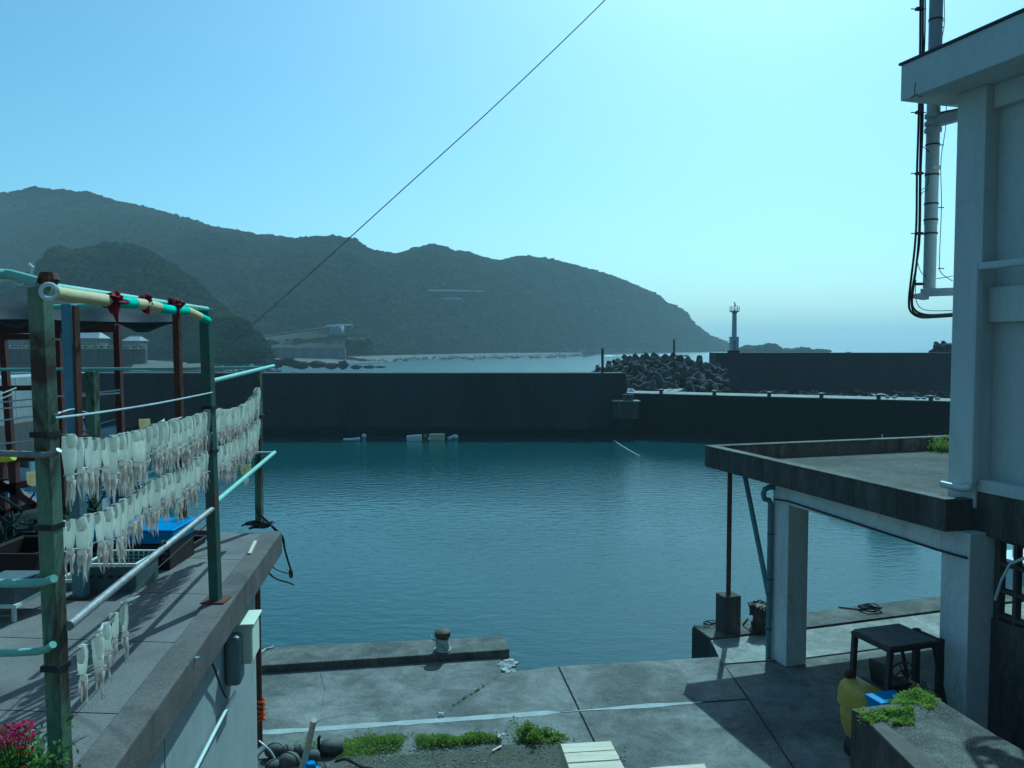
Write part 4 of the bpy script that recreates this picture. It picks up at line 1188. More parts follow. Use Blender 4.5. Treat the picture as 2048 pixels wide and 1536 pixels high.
# corner pilaster and recessed wall
vp = Vp(1962, 400, 0).dot(BV) if False else None
def v_on(px, u, z):
    for i in range(3000):
        v = bv - i * .005; p = B(u, v, z); d = p - cam.location
        if 1024 + F * d.x / (d.y * _ct - d.z * _st) >= px: return v
vpil = v_on(1961, UB, H + .5)
MB().bbox(UB, UB + .5, vpil, bv, zb0 - .25, zs - .001).build('pilaster', M['building'], bld, bevel=.012)
zl1 = Up(2000, 573, UB + .12).z; zl0 = Up(2000, 644, UB + .12).z
MB().bbox(UB + .25, UB + .5, 2, vpil - .002, zb0 + .1, zs - .001).build('wall', M['building'], bld)
MB().bbox(UB + .501, 24, 2, bv - .01, zb0 + .1, zs - .002).build('wall', M['building'], bld)
v3 = v_on(1972, UB + .12, H)
MB().bbox(UB + .12, UB + .249, 2, v3, zl0, zl1).build('sill_band', M['building'], bld, bevel=.012)
zu = Up(2000, 212, UB + .12).z
MB().bbox(UB + .12, UB + .249, 2, vpil - .003, zu, zs - .003).build('lintel_band', M['building'], bld, bevel=.012)
MB().bbox(UB + .02, UB + .248, 2, vpil - .004, zb0, zb0 + .18).build('base_band', M['building'], bld, bevel=.01)
for rt in ([(1831, 165), (1829, 178), (1830, 188), (1826, 194)], [(1830, 188), (1838, 193), (1846, 192)], [(1822, 196), (1828, 193)]):
    MB().tube([Up(x, y, UB - o_ - .002) for x, y in rt], .006, 4).build('fascia_crack', M['black'], bld)
# square downpipe / duct
zd = Up(1944, 528, UB - .06).z; vd = v_on(1947, UB - .06, H)
MB().bbox(UB - .12, UB - .002, vd - .09, vd + .03, zb0 + .12, zd).build('downpipe', M['building'], bld, bevel=.02)
MB().bbox(UB - .12, UB - .004, 2, vd - .092, zd - .1, zd).build('downpipe', M['building'], bld, bevel=.02)
MB().tube([B(UB - .06, vd - .03, zb0 + .14), B(UB - .07, vd - .02, zb0 + .05), B(UB - .1, vd + .1, zb0 + .02), B(UB - .2, vd + .38, zb0 + .05)], .05, 8).build('pipe_elbow', M['white_pvc'], bld, smooth=True)
# stained edge beam under the facade
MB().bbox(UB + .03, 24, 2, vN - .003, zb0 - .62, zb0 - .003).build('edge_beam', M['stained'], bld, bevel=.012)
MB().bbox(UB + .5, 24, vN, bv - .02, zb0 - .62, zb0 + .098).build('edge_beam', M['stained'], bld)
zw0 = zb0 - .62
# ground floor: dark wall with an open window lattice
fl = []
vw1 = v2 - .0
zW0 = Up(2010, 1243, UB + .2).z
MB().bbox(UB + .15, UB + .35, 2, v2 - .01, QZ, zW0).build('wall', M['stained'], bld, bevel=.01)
fr = MB().bbox(UB + .18, UB + .3, v2 - .11, v2 - .02, zW0, zw0 - .002).build('window_frame', M['stained'], bld, bevel=.006)
zr = [Up(2010, y, UB + .24).z for y in (1232, 1182, 1128, 1080)]
for i, z in enumerate(zr):
    MB().bbox(UB + .19, UB + .29, 4, v2 - .112, z - .03, z + .03).build('window_bar', M['stained'], bld, bevel=.005)
vv = v_on(2034, UB + .24, 4.0)
for k in range(4):
    q = vv - k * .42
    MB().bbox(UB + .185, UB + .295, q - .03, q + .03, zW0, zw0 - .002).build('window_post', M['stained'], bld, bevel=.005)
# back columns and floor inside
MB().bbox(15.5, 15.9, 6.5, 6.9, QZ, zw0).build('column', M['column'], bld)
MB().tube([Up(1990, 1200, UB + .0), Up(2003, 1160, UB + .0), Up(2020, 1128, UB), Up(2052, 1115, UB)], .02, 6).build('hanging_hose', M['white_pvc'], bld, smooth=True)

# antenna mast on brackets at the far side
YM = 12.65
mast = thing('antenna_mast', 'tall grey tubular mast with black cables bracketed to the building corner', 'mast', tuple(Yp(1858, 600, YM)))
m0 = Yp(1858, 590, YM); m1 = Yp(1866, 18, YM)
m1 = Vector((m0.x, YM, m1.z + 5))
MB().tube([m0, Vector((m0.x, YM, H + 1.9))], .092, 18).build('pole', M['lighthouse'], mast, smooth=True)
MB().tube([Vector((m0.x, YM, H + 1.9)), m1], .098, 18).build('pole', M['lighthouse'], mast, smooth=True)
for py in (40, 147, 440, 537 - 70, 290, 408, 350):
    p = Yp(1860, py, YM); MB().lathe([(.106, -.012), (.106, .012)], 16, Vector((m0.x, YM, p.z))).build('pole_band', M['iron'], mast)
# brackets
zb_ = zat(1858, 592, YM)
p = Vector((m0.x, YM, zb_))
MB().bar(p + Vector((-.12, 0, .05)), B(UB + .5, bv - .002, zb_ + .05) + Vector((0, 0, 0)), .12, .14, (0, 0, 1)).build('bracket', M['lighthouse'], mast, bevel=.01)
MB().add([p + a for a in (Vector((-.3, -.04, -.02)), Vector((-.05, -.1, -.06)), Vector((-.05, -.1, .07)), Vector((-.3, -.04, .02)), Vector((-.3, .04, -.02)), Vector((-.05, .1, -.06)), Vector((-.05, .1, .07)), Vector((-.3, .04, .02)))],
         [(0, 1, 2, 3), (7, 6, 5, 4), (0, 3, 7, 4), (1, 5, 6, 2), (3, 2, 6, 7), (0, 4, 5, 1)]).build('bracket_wedge', M['lighthouse'], mast)
zb2 = zat(1862, 245, YM)
p = Vector((m0.x, YM, zb2))
MB().bar(p, B(UB + .45, bv - .002, zb2 + .04), .16, .12, (0, 0, 1)).build('bracket', M['lighthouse'], mast, bevel=.01)
MB().bar(p + Vector((.05, -.05, .12)), B(UB + .45, bv - .002, zb2 + .1), .04, .05, (0, 0, 1)).build('bracket_stay', M['iron'], mast)
for dz in (-.12, -.02, .1): MB().lathe([(.125, -.03), (.125, .03)], 12, p + Vector((0, 0, dz))).build('clamp', M['lighthouse'], mast)
MB().box(m0.x - .06, m0.x + .06, YM - .15, YM - .095, zat(1860, 342, YM), zat(1860, 335, YM)).build('junction_box', M['white_pvc'], mast)
for k, py in enumerate((18, 225, 347, 467, 568)):
    p = Yp(1838, py, YM - .03)
    MB().tube([Yp(1822 + (6 if py > 500 else 0), py, YM - .03), Yp(1852, py, YM - .02)], .009, 5).build('cable_clamp', M['iron'], mast)
    MB().box(p.x - .05, p.x + .05, YM - .07, YM + .0, p.z - .02, p.z + .02).build('cable_clamp', M['iron'], mast)
# cable bundle
routes = [[(1842, -150), (1841, 0), (1840, 120), (1837, 250), (1834, 345), (1833, 440), (1829, 500), (1822, 560), (1818, 600), (1821, 622), (1840, 634), (1870, 634), (1915, 631)],
          [(1847, -150), (1846, 0), (1845, 120), (1842, 250), (1840, 345), (1839, 440), (1836, 500), (1829, 560), (1824, 600), (1828, 618), (1844, 628), (1870, 630), (1915, 627)],
          [(1851, -150), (1850, 60), (1847, 130), (1846, 250), (1842, 345), (1841, 440), (1838, 500), (1826, 565), (1822, 600), (1826, 622), (1842, 631), (1870, 632), (1915, 629)]]
def smooth_pts(P, k=4):
    out = []
    for i in range(len(P) - 1):
        p0, p1, p2, p3 = P[max(i - 1, 0)], P[i], P[i + 1], P[min(i + 2, len(P) - 1)]
        for j in range(k):
            t = j / k
            out.append(.5 * ((2 * p1) + (p2 - p0) * t + (2 * p0 - 5 * p1 + 4 * p2 - p3) * t * t + (3 * p1 - p0 - 3 * p2 + p3) * t ** 3))
    return out + [P[-1]]
for i, rt in enumerate(routes):
    MB().tube(smooth_pts([Yp(x, y, YM - .02 - .02 * i + (0.0 if y < 625 else (x - 1818) * .0008)) for x, y in rt]), .019 if i < 2 else .012, 6).build('cable', M['black'], mast, smooth=True)
for rt in ([(1842, 290), (1856, 302), (1860, 310), (1861, 335)], [(1868, 345), (1866, 370), (1845, 385), (1840, 398)], [(1857, 345), (1855, 370), (1842, 380)],
           [(1886, -100), (1889, 40), (1884, 90), (1893, 230), (1882, 320), (1883, 410), (1879, 520), (1882, 545), (1905, 562)],
           [(1835, 525), (1845, 548), (1870, 557), (1905, 552)], [(1832, 560), (1832, 600), (1850, 620), (1905, 621)]):
    MB().tube(smooth_pts([Yp(x, y, YM - .05) for x, y in rt]), .006, 5).build('thin_cable', M['black'], mast)
for py in (42, 55, 290, 415, 537):
    MB().tube([Yp(1876, py, YM - .03), Yp(1888, py, YM - .05)], .008, 5).build('cable_standoff', M['iron'], mast)

# ------------------------------------------------------------------ low wall in the right foreground
zLW = 3.3
lw = thing('low_block_wall', 'broad low concrete wall with a gravelly top in the right foreground', 'wall', tuple(Zp(1710, 1420, zLW)))
pl = [(1703, 1419), (1872, 1396), (1990, 1470), (2300, 1640), (2300, 2300), (1990, 1900), (1860, 1536 + 30), (1742, 1449)]
P = [Zp(x, y, zLW) for x, y in pl]
MB().prism(P, QZ - .2, zLW - .004).build('wall_body', M['stained'], lw)
MB().prism(P, zLW - .003, zLW + .004).build('gravel_top', M['gritty'], lw)
cp = [(1703, 1419), (1760, 1411), (1800, 1440), (1960, 1600), (1860, 1566), (1742, 1449)]
MB().prism([Zp(x, y, zLW + .05) for x, y in [(1742, 1449), (1764, 1442), (1935, 1570), (2200, 1800), (2120, 1800), (1862, 1568)]], zLW + .005, zLW + .05).build('coping', M['deck_kerb'], lw, bevel=.012)
MB().prism([Zp(x, y, zLW + .05) for x, y in [(1703, 1419), (1810, 1404), (1800, 1416), (1725, 1427)]], zLW + .005, zLW + .05).build('coping', M['deck_kerb'], lw, bevel=.012)
def ivy_area(r):
    t_ = r.random()
    ax = 1722 + 145 * t_; ay = 1432 - 30 * t_ + 12 * math.sin(t_ * 7)
    if r.random() < .25: return (r.uniform(1785, 1825), r.uniform(1425, 1452))
    return (ax + r.gauss(0, 5), ay + r.gauss(0, 6))
leaves('creeping_weed', patch(ivy_area, 5200, hf(6, .10), zLW, 5), M['ivy'], 'bright green creeping weed on the top of the low wall', 'plant', size=(.014, .03), seed=3)
rng = random.Random(31)

# ------------------------------------------------------------------ forklift
def forklift():
    zt_ = 3.30
    c_rl = Zp(1712, 1257, zt_); c_fl = Zp(1797, 1246, zt_); c_fr = Zp(1870, 1281, zt_); c_rr = Zp(1782, 1294, zt_)
    ctr = (c_rl + c_fl + c_fr + c_rr) / 4
    ru = ctr.dot(BU); rv = ctr.dot(BV)
    hl, hw = .42, .37
    t = thing('forklift', 'small yellow forklift with a dark overhead guard behind the low wall', 'forklift', tuple(B(ru, rv, QZ)))
    def bb(u0, u1, v0, v1, z0, z1, name, m, bev=.01): return MB().bbox(ru + u0, ru + u1, rv + v0, rv + v1, z0, z1).build(name, m, t, bevel=bev)
    # roof
    bb(-hl, hl, -hw, hw, zt_ - .03, zt_, 'guard_roof', M['guard_top'])
    for s in (-1, 1): bb(-hl - .02, hl + .02, s * hw - .025, s * hw + .025, zt_ - .09, zt_ - .032, 'roof_rail', M['black_paint'])
    for s in (-1, 1): bb(s * hl - .025, s * hl + .025, -hw, hw, zt_ - .092, zt_ - .034, 'roof_rail', M['black_paint'])
    zh = QZ + .98
    for s in (-1, 1):
        MB().bar(B(ru - hl + .02, rv + s * (hw - .02), zt_ - .09), B(ru - hl - .03, rv + s * (hw - .02), zh - .1), .075, .075, BU).build('rear_pillar', M['black_paint'], t, bevel=.01)
        MB().bar(B(ru + hl - .05, rv + s * (hw - .03), zt_ - .09), B(ru + hl + .2, rv + s * (hw - .03), QZ + 1.0), .04, .045, BU).build('front_pillar', M['black_paint'], t, bevel=.006)
    # counterweight: rounded, bulging rear
    prof = []
    b = MB(); nn = 14; zz = [(QZ + .52, .80), (QZ + .62, .90), (QZ + .78, .95), (QZ + .88, .95), (QZ + .90, .90), (QZ + .95, .90), (QZ + .98, 1.04), (QZ + 1.16, 1.03), (QZ + 1.24, .98), (QZ + 1.28, .90)]
    vs_ = []
    for z, s in zz:
        for i in range(nn):
            a = PI / 2 + PI * i / (nn - 1)
            vs_.append(B(ru - .35 + math.cos(a) * .42 * s, rv + math.copysign(abs(math.sin(a)) ** .6, math.sin(a)) * (hw + .08) * s, z))
    fs = [(j * nn + i, j * nn + i + 1, (j + 1) * nn + i + 1, (j + 1) * nn + i) for j in range(len(zz) - 1) for i in range(nn - 1)]
    fs.append(tuple(range(nn))); fs.append(tuple((len(zz) - 1) * nn + i for i in range(nn)))
    fs += [((j + 1) * nn, j * nn, j * nn + nn - 1, (j + 1) * nn + nn - 1) for j in range(len(zz) - 1)]
    b.add(vs_, fs); b.build('counterweight', M['yellow'], t, smooth=True)
    # body
    bb(-.34, .45, -hw, hw, QZ + .25, QZ + 1.22, 'body', M['yellow'], .03)
    bb(-.33, .12, -hw + .03, hw - .03, QZ + 1.222, QZ + 1.29, 'engine_hood', M['black_paint'], .03)
    bb(-.2, .16, -.2, .2, QZ + 1.292, QZ + 1.34, 'seat', M['black'], .03)
    MB().bar(B(ru - .2, rv, QZ + 1.2), B(ru - .28, rv, QZ + 1.62), .38, .08, BV).build('backrest', M['black'], t, bevel=.035)
    # dash, wheel
    bb(.3, .52, -.26, .26, QZ + .9, QZ + 1.2, 'dashboard', M['black_paint'], .03)
    MB().tube([B(ru + .36, rv + .05, QZ + 1.15), B(ru + .2, rv + .05, QZ + 1.42)], .02, 8).build('steering_column', M['black_paint'], t)
    sw_c = B(ru + .19, rv + .05, QZ + 1.43); ax = (BU * -.55 + Vector((0, 0, .85))).normalized(); q = ax.to_track_quat('Z', 'Y').to_matrix()
    w_ = MB().tube([sw_c + q @ Vector((math.cos(a) * .15, math.sin(a) * .15, 0)) for a in np.linspace(0, 2 * PI, 25)], .013, 6, False).build('steering_wheel', M['black'], t, smooth=True)
    for a in (.5, 2.6, 4.7): MB().tube([sw_c, sw_c + q @ Vector((math.cos(a) * .15, math.sin(a) * .15, 0))], .01, 5).build('spoke', M['black'], w_)
    for k in range(3): MB().tube([B(ru + .38, rv - .12 - k * .06, QZ + 1.2), B(ru + .33, rv - .12 - k * .06, QZ + 1.36)], .009, 5).build('lever', M['black_paint'], t)
    # mast
    for s in (-1, 1): bb(.56, .66, s * .22 - .04, s * .22 + .04, QZ + .1, QZ + 1.95, 'mast_rail', M['black_paint'])
    bb(.58, .64, -.18, .18, QZ + 1.86, QZ + 1.94, 'mast_crossbar', M['black_paint'])
    for s in (-1, 1): bb(.67, 1.3, s * .18 - .04, s * .18 + .04, QZ + .12, QZ + .15, 'fork', M['iron'])
    for uu, r_ in ((-.3, .2), (.38, .25)):
        for s in (-1, 1):
            c = B(ru + uu, rv + s * (hw - .02), QZ + r_)
            m_ = BV.to_track_quat('Z', 'Y').to_matrix()
            wh = MB().lathe([(r_ * .6, -.09), (r_, -.08), (r_, .08), (r_ * .6, .09)], 20, c, m_).build('wheel', M['black'], t, smooth=True)
            MB().lathe([(r_ * .5, -.1), (r_ * .5, .1)], 14, c, m_).build('hub', M['yellow'], wh)
    # lamp on the rear pillar
    MB().lathe([(.02, -.05), (.045, -.03), (.045, .06), (.02, .08)], 10, B(ru - hl - .08, rv + hw, QZ + 1.3)).build('rear_lamp', M['rust'], t)
    # worn unreadable blue marking on the flank
    mk = MB()
    for k in range(6):
        mk.bbox(ru - .27 + k * .05, ru - .27 + k * .05 + .034, rv - hw - .004, rv - hw - .0015, QZ + 1.12, QZ + 1.16 - .01 * (k % 2))
    mk.build('worn_marking', M['hull_blue'], t)
    return ru, rv
fr_u, fr_v = forklift()
# blue crate behind the low wall
c = Yp(1788, 1403, 10.45); zc_ = c.z
t = thing('fish_crate', 'blue plastic crate just showing over the low wall beside the forklift', 'crate', (c.x, c.y + .12, QZ))
c.y += .12
bu, bv_ = c.dot(BU), c.dot(BV)
MB().bbox(bu - .22, bu + .22, bv_ - .1, bv_ + .18, QZ, zc_ - .06).build('crate_body', M['blue_plastic'], t, bevel=.015)
MB().bbox(bu - .24, bu + .24, bv_ - .12, bv_ + .2, zc_ - .056, zc_).build('lid', M['blue_plastic'], t, bevel=.015)
c = Up(2010, 1390, UB + .9); c.z = QZ
t = thing('blue_bin', 'dark blue bin standing in the shade behind the second column', 'bin', tuple(c))
bu, bv_ = c.dot(BU), c.dot(BV)
MB().bbox(bu - .2, bu + .3, bv_ - .3, bv_ + .3, QZ, QZ + .6).build('bin_body', M['blue_plastic'], t, bevel=.015)
MB().bbox(bu - .22, bu + .32, bv_ - .32, bv_ + .32, QZ + .603, QZ + .64).build('lid', M['white_plastic'], t, bevel=.01)

# ------------------------------------------------------------------ pallets at the bottom edge
def pallet(corners, z, label, stack=5, np_=4):
    P = [Zp(x, y, z) for x, y in corners]   # far left, far right, near right, near left
    t = thing('pallet_stack', label, 'pallet', tuple((P[0] + P[2]) / 2 - Vector((0, 0, z - QZ))))
    for i in range(np_):
        a0, a1 = i / np_ + .012, (i + 1) / np_ - .012
        q = [P[0].lerp(P[3], a0), P[1].lerp(P[2], a0), P[1].lerp(P[2], a1), P[0].lerp(P[3], a1)]
        MB().prism(q, z - .022, z + .003 * (i % 2)).build('plank', M['wood'], t, bevel=.003)
    zz = z - .025
    while zz > QZ + .06:
        for (s0, s1) in ((0, .1), (.45, .55), (.9, 1)):
            q = [P[0].lerp(P[1], s0), P[0].lerp(P[1], s1), P[3].lerp(P[2], s1), P[3].lerp(P[2], s0)]
            MB().prism(q, zz - .09, zz).build('bearer', M['wood'], t)
        MB().prism(P, zz - .112, zz - .092).build('lower_board', M['wood'], t)
        zz -= .115
    return t
pallet([(1121, 1487), (1221, 1481), (1262, 1562), (1150, 1570)], 2.0, 'pale timber pallet stack at the bottom edge, larger and further left', np_=4)
pallet([(1300, 1534), (1408, 1526), (1450, 1610), (1335, 1620)], 2.0, 'pale timber pallet just entering at the bottom edge, right of the larger stack', np_=4)

# ------------------------------------------------------------------ weeds on the verge
def wa(r):
    x = r.uniform(688, 1003); t_ = (x - 688) / 315
    y = 1496 - 18 * t_ + r.gauss(0, 8.5) * (1 - .5 * t_)
    return (x, y)
leaves('verge_weeds', patch(wa, 14000, hf(3, .13), QZ, 7, -.12), M['weed'], 'low bright green weeds along the quay edge of the soil verge', kind='stuff', size=(.014, .032), seed=4)
def wb(r): return (r.gauss(660, 34), r.gauss(1512, 14))
leaves('verge_weeds', patch(wb, 4200, hf(3, .10), QZ, 8, 0), M['weed'], 'sparser green weeds around the pile of floats', kind='stuff', size=(.014, .03), seed=5)
def wc(r): return (r.gauss(1078, 19), r.gauss(1481, 6))
leaves('leafy_plant', patch(wc, 4200, hf(5, .42), QZ, 9), M['weed'], 'single bushy green plant between the weeds and the pallet stack', 'plant', size=(.02, .05), seed=6)
def wd(r):
    i = r.randrange(2, 6); a, c = cr[i], cr[i + 1]; t_ = r.random()
    x_ = a[0] + (c[0] - a[0]) * t_
    if mnoise.noise(Vector((x_ * .12, 2, 0))) < -.02: return wd(r)
    return (x_ + r.gauss(0, .8), a[1] + (c[1] - a[1]) * t_ + r.gauss(0, .7))
leaves('crack_weeds', patch(wd, 260, lambda g: .02, QZ, 10), M['weed'], 'thin line of weeds growing in the quay crack', kind='stuff', size=(.01, .02), seed=7)
def we(r): return (r.uniform(700, 1130), 1515 + r.gauss(0, 12))
leaves('sparse_weeds', patch(we, 1400, hf(5, .05), QZ + .05, 11), M['weed'], 'sparse seedlings on the gritty soil', kind='stuff', size=(.01, .02), seed=8)
b = MB(); rng = random.Random(8)
for k in range(900):
    p = Zp(rng.uniform(560, 1250), rng.uniform(1490, 1600), QZ + .05); b.blob(p, rng.uniform(.006, .022), 5, 3, .4, k)
tag(b.build('verge_grit', M['rock_pale']), 'small stones scattered over the soil verge', kind='stuff')

# ------------------------------------------------------------------ pile of floats, post, pipe by the shed
rng = random.Random(14)
fl = [(548, 1496, .15, 'grey net float at the far left of the pile by the shed corner'), (574, 1498, .13, 'smaller grey net float second in the back row of the pile'), (600, 1497, .12, 'dusty grey float behind the leaning post'),
      (578, 1520, .19, 'largest grey ribbed float in the middle of the pile'), (622, 1508, .15, 'grey float right behind the leaning timber post'), (548, 1530, .15, 'shaded grey float low at the left of the pile'),
      (612, 1540, .16, 'grey float at the bottom edge below the blue cap'), (650, 1538, .14, 'pale grey float at the bottom right of the pile'), (585, 1550, .16, 'grey float cut by the bottom edge of the picture')]
for x, y, r_, lab in fl:
    r_ *= .86; y += 5
    c = Zp(x, y, QZ + r_ + .02)
    t = thing('net_float', lab, 'fishing float', tuple(c), 'round grey floats piled at the shed corner')
    MB().blob(c, r_, 18, 12, .06, x, (1, 1, .88)).build('ball', M['float'], t, smooth=True)
    a = rng.uniform(0, 3)
    MB().tube([c + Vector((math.cos(a) * math.cos(b_) * r_ * 1.02, math.sin(a) * math.cos(b_) * r_ * 1.02, math.sin(b_) * r_ * .9)) for b_ in np.linspace(0, 2 * PI, 21)], .008, 5, False).build('seam', M['rope_dark'], t)
c = Zp(664, 1510, QZ)
t = thing('buffer_drum', 'dark rounded drum with a grey top and an upright handle in the weeds', 'drum', tuple(c))
MB().lathe([(.15, 0), (.17, .04), (.17, .12)], 20, c).build('drum_body', M['black'], t, smooth=True)
MB().lathe([(.172, .121), (.175, .16), (.15, .21), (.08, .24), (.0, .245)], 20, c).build('drum_top', M['float'], t, smooth=True)
MB().tube([c + Vector((-.2, 0, .0)), c + Vector((-.2, 0, .26)), c + Vector((-.17, 0, .3))], .024, 8).build('handle', M['black'], t)
p1 = Zp(628, 1440, 2.55); p0 = Zp(600, 1560, QZ + .1)
tag(MB().tube([p0, p1], [.05, .04], 10).build('timber_post', M['wood'], smooth=True), 'pale bare timber post leaning out of the float pile', 'post')
c = Zp(622, 1545, QZ + .42)
t = thing('blue_cap_float', 'bright blue capped float at the bottom edge beside the timber post', 'fishing float', tuple(c))
MB().lathe([(.2, -.12), (.19, -.02), (.12, .04), (.075, .06)], 16, c).build('float_body', M['blue_plastic'], t, smooth=True)
MB().lathe([(.07, .06), (.07, .12), (.055, .14)], 14, c).build('cap', M['blue_plastic'], t, smooth=True)
MB().tube([c + Vector((0, .1, -.4)), c + Vector((0, .1, -.1))], .04, 6).build('stem', M['black'], t)
c = Zp(545, 1530, QZ)
pts = [c + Vector((math.cos(a) * .26, math.sin(a) * .2, .03 + .16 * max(0, math.sin(a)))) for a in np.linspace(0, 2 * PI, 25)]
tag(MB().tube(pts, .016, 6, False).build('hoop', M['grey_pipe'], smooth=True), 'grey metal hoop leaning against the floats at the shed corner', 'hoop')
pts = smooth_pts([Zp(518, 1482, 1.75), Zp(530, 1492, 1.7), Zp(543, 1505, 1.6), Zp(555, 1530, 1.4), Zp(556, 1550, 1.36)])
tag(MB().tube(pts, .013, 6).build('pale_hose', M['white_pvc'], smooth=True), 'thin pale hose curving down from the shed corner to the floats', 'hose')
pts = smooth_pts([Zp(672, 1523, 1.42), Zp(690, 1518, 1.5), Zp(708, 1526, 1.42), Zp(725, 1534, 1.38), Zp(745, 1537, 1.37)])
tag(MB().tube(pts, .022, 6).build('frayed_rope', M['rope_dark'], smooth=True), 'frayed grey rope curling over the soil beside the weeds', 'rope')
c0 = Zp(519, 1490, QZ)
t = thing('rusty_pole', 'rusty brown pole standing on the quay behind the shed corner', 'pole', tuple(c0))
MB().tube([c0, (c0.x, c0.y, zat(519, 1135, c0.y))], .052, 10).build('pole', M['rust'], t, smooth=True)
b = MB()
for k in range(5):
    z = zat(519, 1400 + k * 9, c0.y); pts = [c0 + Vector((math.cos(a) * .07 + .02, math.sin(a) * .07 - .02, z - QZ + .015 * math.sin(3 * a + k))) for a in np.linspace(0, 2 * PI, 13)]
    b.tube(pts, .02, 5, False)
b.build('orange_lashing', M['orange'], t, smooth=True)

# ------------------------------------------------------------------ drying terrace on the left
Fc = Zp(564, 1066, DZ); Nc = Zp(236, 1536, DZ)
ed = (Nc - Fc).normalized(); en = Vector((-ed.y, ed.x, 0))        # towards the camera, and inwards
if en.x > 0: en = -en
bk = Fc + ed * 9.5
fl2 = Fc + Vector((-11, 1.3, 0)) ; nl2 = bk + Vector((-12, 0, 0))
ter = thing('drying_terrace', 'flat roofed shed with a concrete drying terrace and plastered side wall', 'shed', (Fc.x, Fc.y, QZ))
TH = .2
kw = .20
P = [Fc + en * kw, fl2, nl2, bk + en * kw]
# deck cast in panels with open joints
nj = 9
for i in range(nj):
    a0, a1 = i / nj, (i + 1) / nj
    for j in range(3):
        b0, b1 = j / 3, (j + 1) / 3
        def q(s, t_): return (P[0].lerp(P[1], t_)).lerp(P[3].lerp(P[2], t_), s)
        e1 = .0006; e2 = .0004
        MB().prism([q(a0 + e1, b0 + e2), q(a0 + e1, b1 - e2), q(a1 - e1, b1 - e2), q(a1 - e1, b0 + e2)], DZ - TH, DZ).build('deck_panel', M['deck'], ter)
MB().prism([Fc, Fc + en * (kw - .006), bk + en * (kw - .006), bk], DZ - TH - .02, DZ + .025).build('edge_kerb', M['deck_kerb'], ter, bevel=.012)
g0 = Fc + ed * 1.35
MB().prism([fl2 + Vector((0, .02, 0)), Fc + en * (kw + .45) + Vector((0, .02, 0)), Fc + en * (kw + .45) + Vector((0, -.16, 0)), fl2 + Vector((0, -.16, 0))], DZ + .003, DZ + .08).build('far_kerb', M['deck_kerb'], ter, bevel=.01)
# shed walls
WI = .17
w0 = Fc + ed * .62 + en * WI; w1 = bk + en * WI
MB().prism([w0, w0 + en * .14, w1 + en * .14, w1], QZ, DZ - TH - .022).build('plaster_wall', M['plaster'], ter, bevel=.008)
MB().prism([w0 + en * .142, w0 + en * 10, w0 + en * 10 + ed * .14, w0 + en * .142 + ed * .14], QZ, DZ - TH - .002).build('end_wall', M['plaster'], ter)
MB().prism([w0 + en * .01 - ed * .05 , w0 + en * .1 - ed * .05, w0 + en * .1 - ed * .001, w0 + en * .01 - ed * .001], QZ + 1.2, DZ - TH - .03).build('drain_pipe', M['white_pvc'], ter)
wn = -en
def Wp(px, py, off=0.0):
    d = ray(px, py); o0 = w0 + wn * off - cam.location
    t_ = o0.dot(wn) / d.dot(wn); return cam.location + d * t_
# vertical joint and dark stain
k0 = Wp(330, 1450)
MB().prism([Vector((k0.x, k0.y, 0)) + wn * .004 + ed * s for s in (0, .025)] + [Vector((k0.x, k0.y, 0)) - wn * .01 + ed * s for s in (.025, 0)], QZ, DZ - TH - .05).build('wall_joint', M['meter'], ter)

# meter cabinet, meter and conduit
def wallbox(pn_, s0, s1, d0, d1, z0, z1): pass
bx = Wp(505, 1290)
sY = (bx - w0).dot(ed)
def WB_(mbx, s0, s1, d0, d1, z0, z1):
    p = []
    for z in (z0, z1):
        for d in (d0, d1):
            for s in (s0, s1):
                q_ = w0 + ed * s + wn * d; p.append(Vector((q_.x, q_.y, z)))
    return mbx.add(p, [(0, 2, 3, 1), (4, 5, 7, 6), (0, 1, 5, 4), (2, 6, 7, 3), (0, 4, 6, 2), (1, 3, 7, 5)])
s_near = 1.22; s_far = .88
def z_at(px, py, pt): return Yp(px, py, pt.y).z
pn0 = w0 + ed * s_near + wn * .2
ztop = z_at(511, 1252, pn0); zbot = z_at(511, 1328, pn0)
t = thing('meter_cabinet', 'cream metal cabinet mounted on the shed wall corner', 'cabinet', tuple(w0 + ed * 1.05 + wn * .1 + Vector((0, 0, zbot - DZ))))
WB_(MB(), s_far, s_near, .003, .2, zbot, ztop).build('cabinet_body', M['cream'], t, bevel=.006)
WB_(MB(), s_far - .02, s_near + .02, .003, .225, ztop + .002, ztop + .022).build('cabinet_lid', M['cream'], t, bevel=.004)
WB_(MB(), s_far + .02, s_near - .02, .201, .206, zbot + .02, ztop - .02).build('cabinet_door', M['cream'], t)
mt = Wp(468, 1320, .06); sm_ = (mt - w0).dot(ed)
pm_ = w0 + ed * sm_ + wn * .06
zm1 = z_at(470, 1266, pm_); zm0 = z_at(470, 1365, pm_)
t = thing('electric_meter', 'rounded dark grey electric meter on the shed wall beside the cream cabinet', 'meter', (pm_.x, pm_.y, zm0))
WB_(MB(), sm_ - .10, sm_ + .10, .004, .13, zm0, zm1).build('meter_housing', M['meter'], t, bevel=.035)
WB_(MB(), sm_ - .11, sm_ - .07, .04, .17, zm1 - .08, zm1 + .012).build('meter_cap', M['cream'], t, bevel=.015)
q0 = w0 + ed * sm_ + wn * .03; MB().tube([(q0.x, q0.y, zm1), (q0.x, q0.y, DZ - TH - .03)], .018, 8).build('conduit', M['meter'], t)
tag(MB().tube([Wp(471, 1384, .05), Wp(430, 1462, .05), Wp(380, 1560, .05)], .014, 8).build('wall_conduit', M['white_pvc'], smooth=True), 'thin white pipe slanting down the shed wall below the meter', 'pipe')
